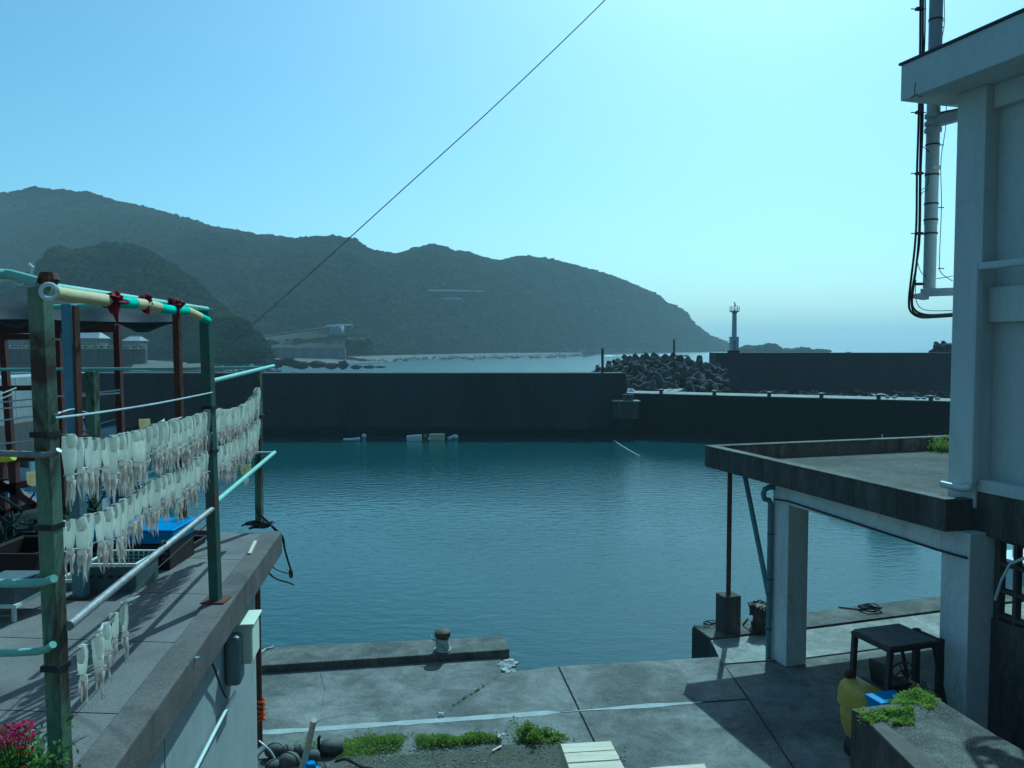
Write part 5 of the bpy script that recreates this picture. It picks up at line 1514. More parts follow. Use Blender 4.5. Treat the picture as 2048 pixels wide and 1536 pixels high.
tag(MB().tube(smooth_pts([Wp(402, 1268, .05), Wp(408, 1290, .04), Wp(428, 1335, .05), Wp(442, 1375, .04), Wp(452, 1395, .05)]), .009, 6).build('wall_cable', M['black'], smooth=True), 'black cable sagging down the shed wall left of the meter', 'cable')

# ---- racks
X1, X2, X3 = Yp(100, 900, 3.4), Yp(421, 900, 6.15), Yp(521, 900, 8.72)
def post(bot_px, top_px, bot_z, Y, label, wd=.075, m='green_rust', group='steel posts of the drying racks', y2=None):
    b0 = Yp(*bot_px, Y); t0 = Yp(*top_px, y2 or Y)
    d = (t0 - b0); b0 = b0 + d * ((bot_z - b0.z) / d.z)
    t = thing('rack_post', label, 'post', tuple(b0), group)
    MB().bar(b0, t0, wd, wd, (1, -.14, 0)).build('post_shaft', M[m], t, bevel=.006)
    MB().box(b0.x - .09, b0.x + .09, b0.y - .09, b0.y + .09, bot_z + .002, bot_z + .012).build('foot_plate', M['rust'], t)
    return t, b0, t0
t1, a1_, b1_ = post((122, 1536), (80, 574), DZ, 3.4, 'thick worn green post nearest the train at the far left', .07)
t2, a2_, b2_ = post((432, 1212), (411, 617), DZ + .025, 6.12, 'tall green post with a sunlit edge, second in the rack line', .075, 'green_paint')
t3, a3_, b3_ = post((519, 1056), (516, 738), DZ + .025, 8.66, 'green post at the outer corner of the terrace', .07, 'green_rust')
# brackets and straps on the first post
for py, m_ in ((868, 'black'), (1052, 'black'), (1332, 'black')):
    p = Yp(78 + (py - 574) * .044, py, 3.4); b = MB()
    b.bar(p - Vector((0, 0, .012)), p + Vector((0, 0, .012)), .084, .084, (1, -.14, 0)); b.build('strap', M[m_], t1)
for tt, py, x_, Y in ((t2, 815, 419, 6.12), (t2, 902, 421, 6.12), (t3, 832, 519, 8.66)):
    p = Yp(x_, py, Y); MB().bar(p - Vector((0, 0, .015)), p + Vector((0, 0, .015)), .088, .088, (1, -.14, 0)).build('strap', M['black'], tt)
p = Yp(95, 560, 3.42); MB().lathe([(.035, -.02), (.045, .0), (.03, .03)], 12, p + Vector((.015, -.02, .0))).build('top_knob', M['rust'], t1)
ring = [Yp(98, 583, 3.34) + Vector((math.cos(a) * .035, 0, math.sin(a) * .03)) for a in np.linspace(0, 2 * PI, 17)]
MB().tube(ring, .010, 6, False).build('shackle', M['white_pvc'], t1, smooth=True)
ring = [Yp(40, 560, 3.34) + Vector((math.cos(a) * .022, 0, math.sin(a) * .02)) for a in np.linspace(PI, 2 * PI, 9)]
MB().tube(ring, .005, 6).build('hook', M['white_pvc'], t1, smooth=True)
MB().tube([Yp(62, 552, 3.4), Yp(66, 535, 3.4), Yp(58, 528, 3.4)], .008, 6).build('wire_end', M['white_pvc'], t1)

def pipe(name, pts, r_, m_, label, cat='pipe', group=None, k=3):
    P_ = smooth_pts([Yp(*a) for a in pts], k) if len(pts) > 2 else [Yp(*a) for a in pts]
    return tag(MB().tube(P_, r_, 10).build(name, M[m_], smooth=True), label, cat, group)
pipe('top_rail', [(84, 570, 3.4), (250, 594, 4.4), (414, 618, 6.1)], .017, 'pipe_green', 'mint green top rail running between the first two posts')
pipe('top_rail', [(-60, 540, 3.2), (0, 548, 3.3), (20, 549, 3.32), (74, 563, 3.36)], .022, 'pipe_green', 'bent mint green pipe entering from the left edge to the first post')
# foam padded pole in coloured lengths
t = thing('padded_pole', 'sagging pole wrapped in cream and green foam under the top rail', 'padded pole', tuple(Yp(100, 585, 3.45)))
pp = [(98, 583, 3.44), (135, 590, 3.6), (185, 597, 3.85), (222, 602, 4.1), (258, 606, 4.35), (298, 610, 4.65), (335, 619, 5.0), (372, 622, 5.4), (392, 630, 5.7), (415, 641, 6.1)]
seg = smooth_pts([Yp(*a) for a in pp], 4)
cuts = [0, 12, 17, 22, 28, 33, 36]
for i in range(len(cuts) - 1):
    MB().tube(seg[cuts[i]:cuts[i + 1] + 1], .0305 if i % 2 == 0 else .029, 14).build('foam_sleeve', M['foam_cream' if i % 2 == 0 else 'foam_green'], t, smooth=True)
rng = random.Random(2)
for (x, y, Y, s, lb) in ((228, 600, 4.08, 1.3, 'maroon cloth knotted round the padded pole, largest knot'), (292, 601, 4.6, .9, 'small maroon cloth knot in the middle of the padded pole'), (352, 607, 5.15, 1.1, 'maroon cloth knot nearest the second post')):
    c = Yp(x, y, Y); b = MB()
    s *= .72; b.blob(c, .045 * s, 14, 10, 1.3, x, (1.3, 1, .8))
    ringp = [c + Vector((.002 * math.cos(a), math.cos(a) * .042, math.sin(a) * .045 - .02)) for a in np.linspace(0, 2 * PI, 13)]
    b.tube(ringp, .012, 6, False)
    b.tube([c, c + Vector((.02, -.03, -.06 * s)), c + Vector((.03, -.03, -.12 * s))], [.014, .018, .006], 6)
    b.tube([c, c + Vector((-.04 * s, -.02, .01)), c + Vector((-.08 * s, -.02, -.01))], [.014, .018, .006], 6)
    tag(b.build('cloth_knot', M['maroon'], smooth=True), lb, 'cloth knot')
pipe('corner_rail', [(425, 762, 6.3), (547, 732, 8.3)], .019, 'pipe_green', 'mint green rail reaching out past the corner post')
pipe('end_rail', [(-40, 739, 8.75), (300, 737.5, 8.72), (528, 735, 8.66)], .016, 'pipe_green', 'long thin green rail along the outer end of the terrace')
pipe('hand_rail', [(137, 1252, 3.42), (285, 1130, 4.6), (424, 1018, 6.08)], .022, 'grey_pipe', 'rusty grey handrail slanting between the first two posts')
pipe('hand_rail', [(433, 1003, 6.2), (549, 905, 8.5)], .021, 'pipe_green', 'green handrail slanting from the second post past the corner post')
pipe('rail_stub', [(500, 905, 8.3), (549, 905, 8.5)], .010, 'pipe_green', 'short green rail stub beside the corner post')
for (x, y, Y) in ((326, 1092, 4.98),):
    c = Yp(x, y, Y); tag(MB().tube([c + Vector((0, math.cos(a) * .03, math.sin(a) * .03)) for a in np.linspace(0, 2 * PI, 13)], .010, 6, False).build('rail_clamp', M['iron'], smooth=True), 'dark clamp ring on the grey handrail', 'clamp')
pipe('side_rail', [(-60, 1166, 3.3), (70, 1166, 3.34), (108, 1157, 3.32)], .018, 'pipe_green', 'mint green side rail with a flattened end at the first post, upper one')
pipe('side_rail', [(-60, 1308, 3.3), (75, 1303, 3.34), (106, 1289, 3.32)], .016, 'pipe_green', 'mint green side rail with a flattened end at the first post, lower one')
pipe('side_rail', [(-60, 903, 3.3), (90, 910, 3.33), (118, 900, 3.33)], .013, 'grey_pipe', 'grey side rail clamped across the first post')
pipe('yellow_float', [(-40, 912, 3.6), (10, 913, 3.6), (26, 910, 3.6)], .026, 'yellow_float', 'yellow float end hanging at the left edge under the grey side rail', 'float')
# second row of posts
t4, a4, b4 = post((163, 1200), (138, 608), DZ, 6.3, 'tall pale blue post behind the first drying line', .085, 'blue_paint')
p = Yp(150, 1040, 6.3); 
MB().bar(a4 + Vector((0, 0, .01)), Yp(150, 872, 6.3), .092, .092, (1, -.14, 0)).build('lower_sleeve', M['blue_grey'], t4, bevel=.006)
MB().bar(Yp(151, 868, 6.29), Yp(150, 880, 6.29), .15, .11, (1, -.14, 0)).build('sleeve_flange', M['rust_red'], t4)
MB().bar(Yp(159, 870, 6.26), Yp(151, 612, 6.26), .022, .06, (1, -.14, 0)).build('rust_strip', M['rust'], t4)
post((366, 1052), (353, 618), DZ, 8.55, 'rust brown post standing alone behind the drying squid', .07, 'rust')
post((192, 1060), (184, 742), DZ, 8.7, 'short green and rust post under the long end rail', .10, 'green_rust')
pipe('rack_beam', [(90, 615, 6.35), (240, 612, 6.6), (415, 630, 6.3)], .022, 'pipe_green', 'pale beam running behind the padded pole')

# tarpaulin canopy rolled over the frame behind
def tarp():
    b = MB(); nx, ny = 22, 6; vs_ = []
    rowsP = [([(-80, 606), (0, 606), (60, 600), (110, 600)], 11.6), ([(-80, 640), (0, 636), (60, 628), (110, 616)], 11.0)]
    for i in range(nx + 1):
        t_ = i / nx
        x = -120 + 480 * t_
        ytop = 603 - 8 * math.sin(t_ * PI) + (14 * max(0, t_ - .45) / .55) ; ybot = 642 - 6 * math.sin(t_ * 5) + 2 - 14 * max(0, t_ - .5)
        A = Yp(x, ytop, 11.8); Bq = Yp(x, ybot, 9.9)
        for j in range(ny + 1):
            s = j / ny; p = A.lerp(Bq, s); p.z -= .16 * math.sin(s * PI) * (1 + .5 * math.sin(x * .05)); vs_.append(p)
    fs = [(i * (ny + 1) + j, i * (ny + 1) + j + 1, (i + 1) * (ny + 1) + j + 1, (i + 1) * (ny + 1) + j) for i in range(nx) for j in range(ny)]
    b.add(vs_, fs); o = b.build('tarpaulin', M['tarp'], smooth=True)
    md = o.modifiers.new('s', 'SOLIDIFY'); md.thickness = .02
    tag(o, 'pale grey tarpaulin roof sagging behind the first two posts', 'tarpaulin')
tarp()

# steel frames in the boats' corner, standing on a low jetty
def frame():
    Y = 12.4
    t = thing('steel_frame', 'dark red steel portal frame standing behind the drying terrace', 'steel frame', tuple(Zp(120, 1500, QZ)))
    def fb(p, q_, w_, name='beam', m='rust_red'): MB().bar(Yp(*p), Yp(*q_), w_, w_, (0, 1, 0)).build(name, M[m], t)
    fb((-60, 656, Y), (236, 652, Y), .19); 
    g_ = lambda x, y: Yp(x, y, Y)
    for x, x2, y in ((234, 243, 650), (116, 124, 660), (6, 22, 668)):
        p = g_(x, y); q_ = g_(x2, 900); d = q_ - p; q_ = p + d * ((QZ - p.z) / d.z)
        MB().bar(p, q_, .09, .09, (1, 0, 0)).build('upright', M['rust_red'], t)
    fb((-60, 674, Y - .3), (124, 673, Y - .3), .09)
    fb((-60, 777, Y), (120, 775, Y), .08)
    fb((-60, 668, Y - .1), (120, 679, Y - .35), .03, 'tie', 'white_pvc')
    for (p, q_) in (((-60, 990, Y - 2), (80, 962, Y - 2)), ((-60, 915, Y - 2), (75, 915, Y - 2)), ((-60, 925, Y - 2), (75, 1010, Y - 2)), ((-60, 1040, Y - 2), (80, 1010, Y - 2)), ((-60, 1074, Y - 2), (84, 1074, Y - 2))):
        fb(p, q_, .09, 'cradle_beam')
    for x in (2, 27): MB().bar(Yp(x, 915, Y - 2), Yp(x + 8, 1080, Y - 2), .09, .09, (1, 0, 0)).build('cradle_post', M['rust_red'], t)
frame()
rods = [((-60, 812, 10.5), (32, 776, 11.2), 'first pale bamboo rod slanting at the left edge behind the post'), ((-60, 824, 10.4), (28, 787, 11.0), 'second pale bamboo rod slanting just below the first'),
        ((-60, 811, 10), (240, 780, 10.2), 'long thin pale rod crossing from the left edge to the red frame'), ((150, 793, 9.4), (240, 786, 9.6), 'short bright rod tied to the red frame upright'),
        ((-60, 822, 9.8), (70, 812, 9.8), 'pale rod crossing behind the first post near the small boat'), ((-60, 850, 9.2), (150, 820, 9.4), 'pale rod ending at the blue post'),
        ((-60, 895, 9.0), (72, 880, 9.2), 'white rod low behind the first post')]
for p, q_, lb in rods:
    tag(MB().tube([Yp(*p), Yp(*q_)], .011, 6).build('drying_rod', M['white_pvc']), lb, 'rod', 'pale drying rods among the steel frames')

# lines
def line_pts(tab, off=0):
    out = []
    for x, y in tab:
        Y = (-1.96 + .131 * 3.4) / ((x - 1024) / F + .131)
        out.append(Yp(x, y, Y + off))
    return out
L1a = [(112, 866), (136, 871), (162, 877), (199, 878), (237, 870), (255, 867), (287, 857), (302, 850), (325, 846), (358, 841), (379, 835), (409, 826), (418, 818)]
L1b = [(424, 816), (431, 818), (455, 820), (474, 816), (493, 806), (505, 792), (517, 774)]
L2a = [(108, 1042), (136, 1040), (160, 1036), (203, 1025), (229, 1010), (259, 993), (278, 980), (302, 962), (330, 951), (358, 942), (379, 927), (405, 907), (420, 897)]
L2b = [(426, 902), (431, 899), (452, 890), (474, 875), (497, 858), (508, 848), (517, 838)]
L3 = [(112, 1335), (166, 1292), (196, 1268), (214, 1246), (232, 1226), (250, 1203), (300, 1150), (424, 1040)]
def resample(P, step, s0=0):
    out = []; acc = -s0
    for a, b_ in zip(P, P[1:]):
        d = (b_ - a).length; 
        while acc + d >= 0 and True:
            t_ = (-acc) / d
            if t_ > 1: break
            out.append(a.lerp(b_, t_)); acc -= step
            if -acc > d + (-(-0)): break
        acc += d
        while acc > step: acc -= step
    return out
def along(P, n, t0=0.0, t1=1.0):
    ls = [0]
    for a, b_ in zip(P, P[1:]): ls.append(ls[-1] + (b_ - a).length)
    out = []
    for k in range(n):
        s = ls[-1] * (t0 + (t1 - t0) * (k / (n - 1) if n > 1 else 0))
        for i in range(len(P) - 1):
            if s <= ls[i + 1] + 1e-9: out.append(P[i].lerp(P[i + 1], (s - ls[i]) / (ls[i + 1] - ls[i]))); break
    return out
lines = [(L1a, 'upper drying line between the first and second posts'), (L1b, 'upper drying line between the second and corner posts'), (L2a, 'lower drying line between the first and second posts'), (L2b, 'lower drying line between the second and corner posts'), (L3, 'lowest drying line slanting low over the terrace')]
LP_ = []
for tb, lb in lines:
    P_ = line_pts(tb); LP_.append(P_)
    tag(MB().tube(P_, .0035, 5).build('drying_line', M['rope_dark']), 'thin ' + lb, 'line', 'drying lines of the squid racks')
pipe('tie_rope', [(110, 836, 3.4), (200, 825, 4.0), (320, 806, 4.9), (424, 785, 6.1)], .006, 'rope', 'thin pale rope from the first post up to the second post', 'rope')
pipe('tie_rope', [(110, 829, 3.4), (148, 818, 6.2), (175, 826, 7)], .005, 'rope', 'thin pale rope tied to the blue post', 'rope')
pipe('stay_wire', [(412, 726, 6.15), (560, 601, 6.6), (800, 384, 7.0), (1000, 202, 7.2), (1210, 0, 7.3), (1420, -215, 7.4)], .0044, 'grey_pipe', 'long twisted grey wire rising across the sky from the second post', 'wire', k=8)

# squid
def squid_meshes(seed, hook=False):
    rng = random.Random(seed)
    b = MB()
    Lm = .158 * rng.uniform(.84, 1.16); W = .0235 * rng.uniform(.85, 1.15)
    # mantle: flattened tube folded over the line at the top
    prof = [(.006, .018, .3), (.006, .006, .7), (-.006, -.003, .92), (-.03, 0, 1.08), (-.08, .0, 1.12), (-.12, 0, 1.0), (-Lm, .0, .82), (-Lm - .008, 0, .45)]
    n = 10; vs_ = []
    ph0 = rng.uniform(0, 6)
    for i, (z, y, s) in enumerate(prof):
        for k in range(n):
            a = 2 * PI * k / n
            fold = 1 + .18 * math.sin(3 * a + ph0 + z * 20)
            vs_.append(Vector((math.cos(a) * .011 * s * fold, y + math.sin(a) * W * s * fold, z)))
    fs = [(i * n + k, i * n + (k + 1) % n, (i + 1) * n + (k + 1) % n, (i + 1) * n + k) for i in range(len(prof) - 1) for k in range(n)]
    fs.append(tuple(range(n))); fs.append(tuple((len(prof) - 1) * n + k for k in range(n))[::-1])
    b.add(vs_, fs)
    # second flap hanging behind the line (the opened half)
    l2 = Lm * rng.uniform(.35, .85); yo = rng.uniform(-1, 1)
    vs_ = []
    for i in range(5):
        z = .012 - l2 * i / 4
        for k in range(n):
            a = 2 * PI * k / n
            vs_.append(Vector((.018 + math.cos(a) * .007, math.sin(a) * W * (.55, .92, .95, .85, .5)[i] + .010 * yo, z - (.006 if i == 0 else 0))))
    fs = [(i * n + k, i * n + (k + 1) % n, (i + 1) * n + (k + 1) % n, (i + 1) * n + k) for i in range(4) for k in range(n)]
    fs.append(tuple(range(n))); fs.append(tuple(4 * n + k for k in range(n))[::-1])
    b.add(vs_, fs)
    if hook:      # fin tip flicking up
        b.tube([(0, 0, 0), (-.01, .02, .014), (-.03, .035, .02), (-.06, .045, .03)], [.014, .011, .007, .002], 6)
    m = MB()
    # head and arms
    m.blob((0, 0, -Lm - .022), .02, 8, 6, .3, seed, (.8, 1, 1.2))
    m.tube([(0, -.035, -Lm - .004), (0, .035, -Lm - .004)], .0022, 4)
    for k in range(6):
        a = 2 * PI * k / 6 + rng.uniform(-.2, .2); ll = rng.uniform(.06, .15); w0_ = .010
        pts = []
        for j in range(5):
            t_ = j / 4
            pts.append((math.cos(a) * w0_ * (1 + .3 * math.sin(t_ * 4 + k)), math.sin(a) * w0_ * 1.35 + .008 * math.sin(t_ * 3 + k * 2), -Lm - .03 - ll * t_))
        m.tube(pts, [.0055, .0062, .0055, .0042, .0018], 5)
    return b, m
sq_src = []
for s in range(6):
    b, m = squid_meshes(s, s == 5)
    me = bpy.data.meshes.new('squid_mantle'); me.from_pydata([tuple(v) for v in b.v], [], b.f); me.materials.append(M['squid']); me.shade_smooth()
    me2 = bpy.data.meshes.new('squid_arms'); me2.from_pydata([tuple(v) for v in m.v], [], m.f); me2.materials.append(M['tent']); me2.shade_smooth()
    sq_src.append((me, me2))
def put_squid(loc, rng, label, group, kind=None, sc_=1.0):
    me, me2 = sq_src[kind if kind is not None else rng.randrange(5)]
    o = bpy.data.objects.new('drying_squid', me); COL.objects.link(o)
    o.location = loc; o.rotation_euler = (rng.uniform(-.05, .05), rng.uniform(-.04, .04), -1.44 + rng.uniform(-.75, .75)); s = sc_ * rng.uniform(.92, 1.08); o.scale = (s, s, s)
    tag(o, label, 'squid', group)
    a = bpy.data.objects.new('squid_arms', me2); COL.objects.link(a); a.parent = o
    a.rotation_euler = (rng.uniform(-.04, .04), 0, rng.uniform(-.4, .4))
rng = random.Random(77)
ORD = ['first', 'second', 'third', 'fourth', 'fifth', 'sixth', 'seventh', 'eighth', 'ninth', 'tenth', 'eleventh', 'twelfth', 'thirteenth', 'fourteenth', 'fifteenth', 'sixteenth', 'seventeenth', 'eighteenth', 'nineteenth', 'twentieth', 'twenty-first', 'twenty-second', 'twenty-third', 'twenty-fourth']
cfg = [(0, 24, .05, .985, 'white split squid hanging on the upper line between the first and second posts', 'squid on the upper line, near span', 1.0),
       (1, 24, .03, .985, 'white split squid hanging on the upper line between the second and corner posts', 'squid on the upper line, far span', .96),
       (2, 24, .02, .985, 'white split squid hanging on the lower line between the first and second posts', 'squid on the lower line, near span', .95),
       (3, 24, .03, .985, 'white split squid hanging on the lower line between the second and corner posts', 'squid on the lower line, far span', .93)]
for li, n_, t0, t1_, lb, gp, s_ in cfg:
    for k, p in enumerate(along(LP_[li], n_, t0, t1_)):
        kd = 5 if (li, k) in ((0, 12), (0, 14), (1, 12)) else None
        lev = 'upper' if li < 2 else 'lower'
        l_ = ('squid with fin flicked up, ' if kd == 5 else 'white split squid, ') + ORD[k] + (' from the first post on the ' if li % 2 == 0 else ' beyond the second post on the ') + lev + ' drying line'
        put_squid(p + Vector((0, 0, rng.uniform(-.006, .004))), rng, l_, gp, kd, s_)
lbl3 = ['lowest and nearest squid of the short bottom row', 'second squid of the short bottom row, fin flicked up', 'third squid of the short bottom row', 'fourth squid of the short bottom row', 'last and highest squid of the short bottom row']
for k, (x, y) in enumerate([(165, 1291), (193, 1269), (211, 1247), (231, 1227), (250, 1204)]):
    Y = (-1.96 + .131 * 3.4) / ((x - 1024) / F + .131)
    put_squid(Yp(x, y, Y), rng, lbl3[k] + ' over the terrace', 'squid in the short bottom row', 5 if k in (1, 4) else None, .95)
# flat opened squid, yellowish
def flat_squid(px, py, Y, s, label, rot=0, arms=True):
    c = Yp(px, py, Y); b = MB()
    ol = [(-.5, 0), (.5, 0), (.52, -.5), (.42, -1.0), (.1, -1.12), (-.1, -1.12), (-.42, -1.0), (-.52, -.5)]
    R_ = Matrix.Rotation(rot, 3, 'Z')
    f_ = [c + R_ @ Vector((x * s, .003 + .006 * math.sin(x * 4), z * s)) for x, z in ol]; g_ = [p + R_ @ Vector((0, .006, 0)) for p in f_]
    n = len(ol)
    b.add(f_ + g_, [tuple(range(n)), tuple(range(n, 2 * n))[::-1]] + [(i, (i + 1) % n + 0, (i + 1) % n + n, i + n)[::-1] for i in range(n)])
    o = b.build('flat_squid', M['squid_y'], loc=tuple(c)); tag(o, label, 'squid', 'flat opened squid pinned on the racks')
    if arms:
        m = MB()
        for k in range(4): m.tube([c + Vector(((k - 1.5) * .012, 0, -1.1 * s)), c + Vector(((k - 1.5) * .014, .01, -1.1 * s - .05)), c + Vector(((k - 1.5) * .01, 0, -1.1 * s - .1))], [.007, .007, .002], 5)
        m.build('squid_arms', M['tent'], o, loc=None)
    return o
flat_squid(288, 838, 5.2, .065, 'flat yellowish squid raised above the upper line', 0, False)
flat_squid(467, 923, 7.4, .09, 'flat yellowish opened squid hanging left of the corner post')
flat_squid(491, 928, 7.9, .10, 'flat square yellowish squid nearest the corner post')
flat_squid(258, 940, 4.6, .07, 'flat cream squid low under the upper line, left of the pair')
flat_squid(243, 938, 4.45, .05, 'narrow cream squid strip beside the flat cream one')
flat_squid(66, 944, 5.2, .085, 'flat pale squid hanging left of the first post', 0, False)

# ---- things on the terrace
def crate(name, px0, px1, py_top, py_bot, Y, depth, label, m, rim=None, holes=None, cat='crate', z0=None, lid=None):
    a, c = Yp(px0, py_bot, Y), Yp(px1, py_bot, Y)
    z0 = DZ if z0 is None else z0; z1 = Yp(px1, py_top, Y).z
    t = thing(name, label, cat, ((a.x + c.x) / 2, Y + depth / 2, z0))
    b = MB(); th = .015
    b.box(a.x, c.x, Y, Y + th, z0, z1); b.box(a.x, c.x, Y + depth - th, Y + depth, z0, z1)
    b.box(a.x, a.x + th, Y + th, Y + depth - th, z0, z1); b.box(c.x - th, c.x, Y + th, Y + depth - th, z0, z1); b.box(a.x + th, c.x - th, Y + th, Y + depth - th, z0, z0 + th)
    b.build('crate_shell', M[m], t, bevel=.004)
    if rim:
        r = MB(); e = .018
        for (x0, x1, y0, y1) in ((a.x - e, c.x + e, Y - e, Y + .004), (a.x - e, c.x + e, Y + depth - .004, Y + depth + e), (a.x - e, a.x + .004, Y + .0045, Y + depth - .0045), (c.x - .004, c.x + e, Y + .0045, Y + depth - .0045)):
            r.box(x0, x1, y0, y1, z1 - .02, z1 + .006)
        r.build('crate_rim', M[rim], t)
    if holes:
        nx, nz, hm = holes
        for i in range(nx):
            for j in range(nz):
                x = a.x + (c.x - a.x) * (i + .5) / nx; z = z0 + (z1 - z0) * (.35 + .4 * (j + .5) / nz); hw_ = (c.x - a.x) / nx * .28
                MB().box(x - hw_, x + hw_, Y - .004, Y - .0005, z - .012, z + .012).build('slot', M[hm], t)
    if lid: MB().box(a.x - .02, c.x + .02, Y - .02, Y + depth + .02, z1 + .008, z1 + .03).build('lid', M[lid], t, bevel=.01)
    return t, a, c, z1
t, a, c, z1 = crate('brown_crate', 165, 340, 1090, 1152, 7.05, .55, 'dark brown slotted crate under the blue tub', 'brown_crate', holes=(9, 2, 'grey_plastic'))
crate('blue_tub', 168, 344, 1066, 1088, 7.07, .5, 'bright blue lidded tub on the dark brown crate', 'blue_plastic', z0=z1 + .004, lid='blue_plastic', rim='blue_plastic')
crate('brown_crate', 352, 380, 1092, 1112, 7.7, .4, 'low dark brown crate right of the blue tub', 'brown_crate', rim='brown_crate')
t, a, c, z1 = crate('fish_basket', 172, 272, 1128, 1178, 6.42, .42, 'grey fish basket with a pale lattice rim in front of the blue tub', 'grey_plastic', rim='white_plastic', holes=(5, 1, 'black'))
for i in range(9):   # pale lattice on the inside of the back wall
    x = a.x + .03 + (c.x - a.x - .06) * i / 8
    MB().box(x - .004, x + .004, 6.42 + .395, 6.42 + .402, z1 - .09, z1 - .004).build('lattice_bar', M['white_plastic'], t)
for z in (.03, .06, .09): MB().box(a.x + .02, c.x - .02, 6.42 + .396, 6.42 + .401, z1 - z - .003, z1 - z + .003).build('lattice_bar', M['white_plastic'], t)
crate('blue_grey_tub', 118, 152, 1160, 1192, 6.5, .35, 'small blue grey tub left of the fish basket', 'blue_grey', rim='white_plastic')
crate('dark_tub', -40, 72, 1108, 1182, 6.5, .6, 'large dark brown tub behind the pale bench at the left edge', 'brown_crate', rim='brown_crate')
t, a, c, z1 = crate('side_bench', -60, 30, 1210, 1216, 5.7, .4, 'small pale bench with white legs at the left edge of the terrace', 'grey_plastic', rim='white_plastic', cat='bench', z0=DZ + .26)
for x in (c.x - .02, a.x + .02):
    for y in (5.72, 6.08): MB().box(x - .012, x + .012, y - .012, y + .012, DZ, DZ + .258).build('leg', M['white_pvc'], t)
b = MB(); rng = random.Random(9)
c = Yp(40, 1110, 7.6); c.z = DZ
for k in range(70):
    p0 = c + Vector((rng.uniform(-.7, .5), rng.uniform(-.3, .4), rng.uniform(0, .35)))
    pts = [p0 + Vector((rng.uniform(-.25, .25), rng.uniform(-.2, .2), rng.uniform(-.08, .12) * j)) for j in range(5)]
    for p in pts: p.z = max(p.z, DZ + .01)
    b.tube(smooth_pts(pts, 3), rng.uniform(.006, .014), 5)
b.blob(c + Vector((-.1, .05, .1)), .38, 14, 9, .9, 4, (1.7, .9, .6))
tag(b.build('net_heap', M['net'], smooth=True), 'dark heap of fishing net and rope at the left of the terrace', 'net')
# knots of rope and cable at the terrace corner
b = MB(); c = b3_ * 0 + Vector((a3_.x, a3_.y, DZ + .03))
for k in range(9):
    pts = [c + Vector((rng.uniform(-.16, .18), rng.uniform(-.14, .1), rng.uniform(0, .07))) for j in range(6)]
    b.tube(smooth_pts(pts, 3), .009, 5)
tag(b.build('rope_tangle', M['rope_dark'], smooth=True), 'tangle of dark rope round the foot of the corner post', 'rope')
def ptube(name, px, r_, m_, label, cat='cable', Y=8.6):
    return tag(MB().tube(smooth_pts([Yp(x, y, Y) for x, y in px]), r_, 6).build(name, M[m_], smooth=True), label, cat)
ptube('hanging_cable', [(521, 1030), (532, 1040), (552, 1062), (565, 1080), (570, 1100), (577, 1125), (582, 1140)], .011, 'black', 'black cable hanging from the corner post over the edge')
ptube('hanging_cable', [(524, 1034), (545, 1052), (566, 1074), (569, 1098), (575, 1120)], .008, 'black', 'thinner black cable looped beside the hanging one')
tag(MB().blob(Yp(582, 1147, 8.6), .034, 8, 7, .5, 2, (.7, .7, 1.4)).build('cable_plug', M['iron'], smooth=True), 'dark plug on the end of the cable hanging over the water', 'plug')
ptube('cable_tail', [(536, 1122), (548, 1136), (565, 1144), (578, 1147)], .006, 'black', 'thin cable curving from under the terrace to the plug', Y=8.3)
ptube('cable_tail', [(532, 1132), (536, 1143), (548, 1155), (565, 1162), (577, 1165), (588, 1170)], .010, 'black', 'forked black cable end sticking out under the terrace edge', Y=8.3)
tag(MB().bar(Zp(499, 1108, DZ + .03), Zp(511, 1083, DZ + .03), .03, .02).build('pale_stick', M['wood']), 'short pale stick lying on the terrace near the corner post', 'stick')
b = MB()
for k in range(26):
    x = rng.choice([rng.uniform(180, 260), rng.uniform(300, 345), rng.uniform(370, 400)]); y = 1536 - (x - 180) * 1.15 + rng.uniform(-30, 30)
    p = Zp(x, min(y, 1530), DZ + .002); s = rng.uniform(.01, .04)
    b.add([p + Vector((math.cos(a) * s * (1 + .5 * rng.random()), math.sin(a) * s * .6, 0)) for a in np.linspace(0, 5.5, 7)], [tuple(range(7))])
M['blue_spot'] = surf('blue_paint_spots', (.16, .26, .40), (.2, .3, .42), 5, .8)
o = b.build('paint_spots', M['blue_spot'], ter); o['label'] = 'faint blue paint drips on the terrace floor'

